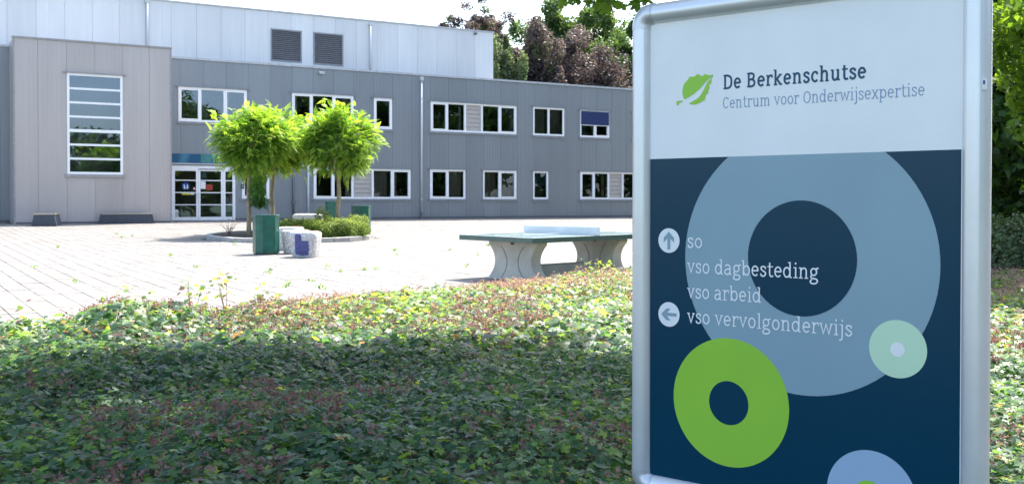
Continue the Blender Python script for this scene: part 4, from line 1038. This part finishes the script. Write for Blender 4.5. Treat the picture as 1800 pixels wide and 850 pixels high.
# weeds in the paving joints
tuft = None
def G(u, v):    # ground point seen at photo pixel
    t_ = ((383.4 - v) / 1850); rx_, ry_, rz_ = (u - 900) / 1850, 1 + t_ * .0148, -.0148 + t_
    t = 2.
    while t < 80 and EYE + rz_ * t > gz(rx_ * t, ry_ * t): t += .02
    return rx_ * t, ry_ * t
for i, (u, v) in enumerate([(693, 441), (698, 449), (507, 500), (548, 496), (566, 508), (640, 475), (661, 474), (131, 497), (180, 530), (470, 482), (476, 478), (500, 505), (792, 440), (840, 449), (102, 435), (208, 412), (214, 417), (232, 416), (751, 510), (768, 505), (858, 432), (600, 478), (712, 510), (995, 382), (413, 430), (345, 470), (820, 470), (60, 470), (300, 450), (575, 470)]):
    x, y = G(u, v); g_ = np.random.default_rng(300 + i); nb = 16
    P = np.zeros((nb, 3)) + g_.normal(size=(nb, 3)) * np.array([.03, .03, .02]) + np.array([0, 0, .03])
    nd = g_.normal(size=(nb, 3)) * .9 + np.array([0, -.8, .2])
    o = scatter('weed_tuft', *LEAFD, P, rots(nd, g_.uniform(-.4, .4, nb)), g_.uniform(.02, .055, nb) * (1 if i % 4 else 1.4), g_.uniform(.3, .66, nb), M['l_cover'])
    o.location = (x, y, gz(x, y)); tag(o, 'small green weed tuft growing in a paving joint', 'weed', 'weeds in the paving joints')

# =================================================================== TREES
def leaf_tree(name, label, x, y, h, cr, czf, crz, n_, size, m, seed, group=None, tr=.2, bark='bark_dark', nC=70, tpl=LEAFD, lean=(0, 0), spread=.20, z=None, limbn=26):
    g_ = np.random.default_rng(seed); z = gz(x, y) - .05 if z is None else z
    o = empty(name, label, 'tree', (x, y, z), 0, group)
    zc = h - crz
    d = rand_dirs(nC, g_); rr = g_.uniform(.25, 1, nC) ** .5
    C = d * rr[:, None] * np.array([cr, cr, crz]) * .85; C[:, 0] += lean[0]; C[:, 1] += lean[1]; C[:, 2] += zc
    C *= 1 + .13 * g_.normal(size=(nC, 1)) * np.array([[1, 1, .4]])
    csz = g_.uniform(.6, 1.4, nC); ct = g_.normal(size=nC) * .18
    wh = g_.integers(0, nC, n_)
    P = C[wh] + rand_dirs(n_, g_) * (g_.random((n_, 1)) ** .45) * (csz[wh] * spread)[:, None] * np.array([cr, cr, crz * .75])
    nd = rand_dirs(n_, g_) * .9 + np.array([0, 0, .6])
    tint = np.clip(.45 + ct[wh] + g_.normal(size=n_) * .16, 0, 1)
    scatter('crown', *tpl, P, rots(nd, g_.uniform(0, 6.28, n_)), g_.uniform(.65, 1.35, n_) * size, tint, m, o)
    mb = MB(); limbs(mb, (0, 0, -.3), (lean[0] * .5, lean[1] * .5, zc - crz * .1), tr, [tuple(c) for c in C[:limbn]], seed)
    mb.build('trunk', M[bark], o, smooth=True)
    return o
def at(u, Y): return (u - 900) / 1850 * Y
# behind the low wing
leaf_tree('copper_beech', 'dark purple copper beech rising behind the flat roof, left part', at(952, 80), 80, 14.4, 3.7, 0, 6.4, 52000, .25, M['l_beech'], 201, nC=150, spread=.20)
leaf_tree('copper_beech', 'dark purple copper beech behind the flat roof, nearer the sign', at(1038, 84), 84, 14.6, 5.2, 0, 6.8, 56000, .25, M['l_beech'], 202, nC=160, spread=.20)
leaf_tree('green_tree', 'tall green tree behind the copper beeches', at(1012, 98), 98, 21, 5.6, 0, 7.5, 42000, .30, M['l_green'], 203)
leaf_tree('green_tree', 'green tree just left of the sign frame behind the roof', at(1108, 88), 88, 17, 4.2, 0, 7.6, 36000, .28, M['l_green'], 204)
leaf_tree('green_tree', 'thin topped green tree behind the left copper beech', at(972, 100), 100, 20.5, 2.2, 0, 5.5, 5000, .34, M['l_pale'], 205)
leaf_tree('pale_tree', 'pale grey green tree right of the upper hall end wall', at(884, 76), 76, 13.6, 1.9, 0, 6.4, 22000, .22, M['l_pale'], 206)
leaf_tree('pale_tree', 'light green tree in the gap between hall and copper beech', at(912, 95), 95, 16.5, 3.2, 0, 7.6, 24000, .28, M['l_pale'], 207)
leaf_tree('copper_beech', 'reddish tree top showing over the upper hall roof', at(838, 90), 90, 17.4, 3.0, 0, 3.2, 26000, .20, M['l_beech'], 208, nC=130)
leaf_tree('green_tree', 'small green tree top showing over the hall roof, left of the reddish one', at(785, 92), 92, 16.3, 1.3, 0, 4, 2600, .32, M['l_green'], 209)
leaf_tree('green_tree', 'green tree top between the reddish top and the hall corner', at(868, 96), 96, 17.2, 2.2, 0, 5, 9000, .34, M['l_green'], 219)
for i, (u, Y, h) in enumerate([(1190, 92, 15), (1290, 95, 16), (1390, 90, 15), (1500, 85, 15), (1610, 80, 15)]):
    leaf_tree('green_tree', ['green tree behind the roof, hidden by the left part of the sign', 'green tree behind the sign, second from its left post', 'green tree hidden behind the middle of the sign', 'green tree hidden behind the right half of the sign', 'green tree hidden behind the right post of the sign'][i], at(u, Y), Y, h, 5, 0, 6, 6000, .5, M['l_green'], 210 + i)
# right of the sign
leaf_tree('dark_tree', 'dense dark tree filling the view right of the sign', at(1800, 21), 20, 9.5, 3.4, 0, 4.6, 34000, .24, M['l_dark'], 220, tr=.18, nC=110, spread=.28)
leaf_tree('green_tree', 'tree with bright sunlit leaves at the upper right beside the sign post', at(1880, 14.5), 14.5, 5.6, 1.7, 0, 1.7, 9000, .12, M['l_over'], 221, tr=.10, nC=60)
leaf_tree('dark_tree', 'dark tree farther back at the right edge', at(1850, 30), 29, 12, 4.8, 0, 5.9, 26000, .32, M['l_dark'], 222, tr=.25, nC=100, spread=.26)
leaf_tree('dark_tree', 'dark tree behind the sign and fence at right', at(1690, 38), 38, 13, 6, 0, 6.4, 22000, .40, M['l_dark'], 223, tr=.25, nC=90, spread=.26)
leaf_tree('dark_tree', 'tall dark tree at the far right horizon', at(1830, 48), 48, 16, 7, 0, 7.8, 20000, .5, M['l_dark'], 224, tr=.3, nC=90, spread=.26)
shrub('shrub', 'blue grey bush beside the sign post in front of the wire fence', 'shrub', at(1772, 17.5), 17.5, .55, .5, 1.05, 4200, M['l_pale'], 230, .06, z=0.)
shrub('shrub', 'dark bush at the right edge below the fence', 'shrub', at(1835, 22), 22, .9, .8, .6, 5200, M['l_dark'], 231, .09, z=0.)
shrub('shrub', 'low green bush behind the sign right post', 'shrub', at(1715, 20), 20, .9, .8, 1.0, 3500, M['l_green'], 232, .09, z=0.)
# wire fence
fn = empty('wire_fence', 'pale wire mesh fence behind the bushes at the far right', 'fence', (at(1700, 27), 27, gz(12, 27)))
for i in range(6): MB().tube([(i * 2.5 - .5, 0, 0), (i * 2.5 - .5, 0, 1.85)], .03, 6).build('post', M['trim_light'], fn)
for i in range(5):
    wm = MB()
    for k in range(10): wm.box(i * 2.5 - .48, i * 2.5 + 1.98, -.006, .0, .08 + k * .19, .094 + k * .19)
    for k in range(24): wm.box(i * 2.5 - .44 + k * .1, i * 2.5 - .43 + k * .1, .001, .007, .06, 1.82)
    wm.build('mesh_panel', M['trim_light'], fn)

# trees whose crowns shade the foreground; one low branch reaches into view
def over_tree(label, base, centre, rad, n_, seed, group='trees shading the foreground'):
    g_ = np.random.default_rng(seed); bx, by_ = base
    o = empty('shade_tree', label, 'tree', (bx, by_, 0), 0, group)
    c0 = np.array([centre[0] - bx, centre[1] - by_, centre[2]]); nC = 200
    d = rand_dirs(nC, g_); rr = g_.uniform(.1, 1, nC) ** .45
    an = g_.uniform(0, 6.283, nC); q_ = np.sqrt(g_.random(nC)); sq_ = (np.abs(np.cos(an)) ** 3.5 + np.abs(np.sin(an)) ** 3.5) ** (-1 / 3.5)
    C = np.stack([np.cos(an) * sq_ * q_, np.sin(an) * sq_ * q_, g_.uniform(-1, 1, nC)], axis=1) * np.array(rad) * .92 + c0
    wh = g_.integers(0, nC, n_)
    P = C[wh] + rand_dirs(n_, g_) * (g_.random((n_, 1)) ** .5) * np.array([rad[0], rad[1], rad[2]]) * np.array([.17, .17, .3])
    nd = rand_dirs(n_, g_) * .55 + np.array([0, 0, 1.])
    scatter('crown', PV2, PF2, P, rots(nd, g_.uniform(0, 6.28, n_)), g_.uniform(.07, .12, n_), g_.random(n_), M['l_over'], o)
    mb = MB(); limbs(mb, (0, 0, -.2), (c0[0] * .45, c0[1] * .45, c0[2] - .9), .15, [tuple(c) for c in C[:34]], seed); mb.build('trunk', M['bark_dark'], o, smooth=True)
    return o
t1 = over_tree('broad shade tree standing behind the sign, its low branch hanging beside the frame', (2.9, 10.2), (1.15, 8.1, 5.4), (2.7, 3.75, .8), 15500, 401)
over_tree('broad shade tree out of frame on the left, shading the left foreground', (-6.4, 7.9), (-3.95, 7.9, 5.4), (3.1, 3.3, .8), 17500, 402)
# the branch in view
g_ = np.random.default_rng(77)
def W(u, v, Y): return Vector(((u - 900) / 1850 * Y, Y, EYE + (356 - v) / 1850 * Y))
tb = Vector((2.9, 10.2, 0)); mb = MB(); tips = []
main = [W(1500, -160, 8.6), W(1300, -90, 8.1), W(1180, -45, 7.8), W(1090, -28, 7.6), W(1010, -22, 7.5)]
mb.tube([p - tb for p in main], [.035, .028, .018, .012, .005], 7)
subs = [((1140, -20), (1128, 22)), ((1110, -20), (1098, 18)), ((1080, -20), (1068, 12)), ((1050, -18), (1040, 14)), ((1030, -20), (1012, 4)), ((1000, -20), (992, 2)), ((1150, -30), (1150, 10)), ((1200, -50), (1185, -15))]
for a, b_ in subs:
    p, q = W(*a, 7.7), W(*b_, 7.5 + random.uniform(-.15, .15)); mb.tube([p - tb, p.lerp(q, .5) - tb, q - tb], [.006, .004, .002], 5)
    for k in range(6): tips.append(tuple(p.lerp(q, random.uniform(.45, 1.0)) - tb))
mb.build('low_branch', M['bark_dark'], t1, smooth=True)
T = np.array(tips) + g_.normal(size=(len(tips), 3)) * np.array([.05, .05, .02]); nd = np.stack([g_.normal(size=len(T)) * .5, -.55 + g_.normal(size=len(T)) * .35, np.full(len(T), .6)], axis=1)
scatter('low_leaves', PV, PF, T, rots(nd, g_.uniform(2.2, 4.0, len(T))), g_.uniform(.05, .085, len(T)), g_.random(len(T)), M['l_over'], t1)

# trees across the grounds, seen mirrored in the windows
refl = [(14, -16, 9.5), (22, -12, 9.8), (30, -9, 10.0), (38, -4, 10.5), (47, 2, 13), (52, 11, 19), (54, 20, 23), (55, 29, 24), (56, 38, 24), (40, 14, 17), (5, -20, 9.5)]
names = ['low tree in the row across the grounds, behind the camera to the right', 'second low tree of the row behind the camera', 'third low tree of the row behind the camera', 'fourth tree of the row, right of the low ones', 'medium tree at the bend of the row on the right',
         'tall tree on the right, first past the bend', 'tall tree on the right, second past the bend', 'tall tree on the right, third past the bend', 'tall tree at the far end of the row on the right', 'tree standing forward of the row on the right', 'low tree at the left end of the row behind the camera']
for i, (x, y, h) in enumerate(refl):
    leaf_tree('parkland_tree', names[i], x, y, h, max(5.0, h * .30), 0, h * .50, 7500, .6 if h < 15 else .85, M['l_green'] if i % 2 else M['l_dark'], 500 + i, 'row of trees across the grounds', tr=.3, nC=60, spread=.28, limbn=12)
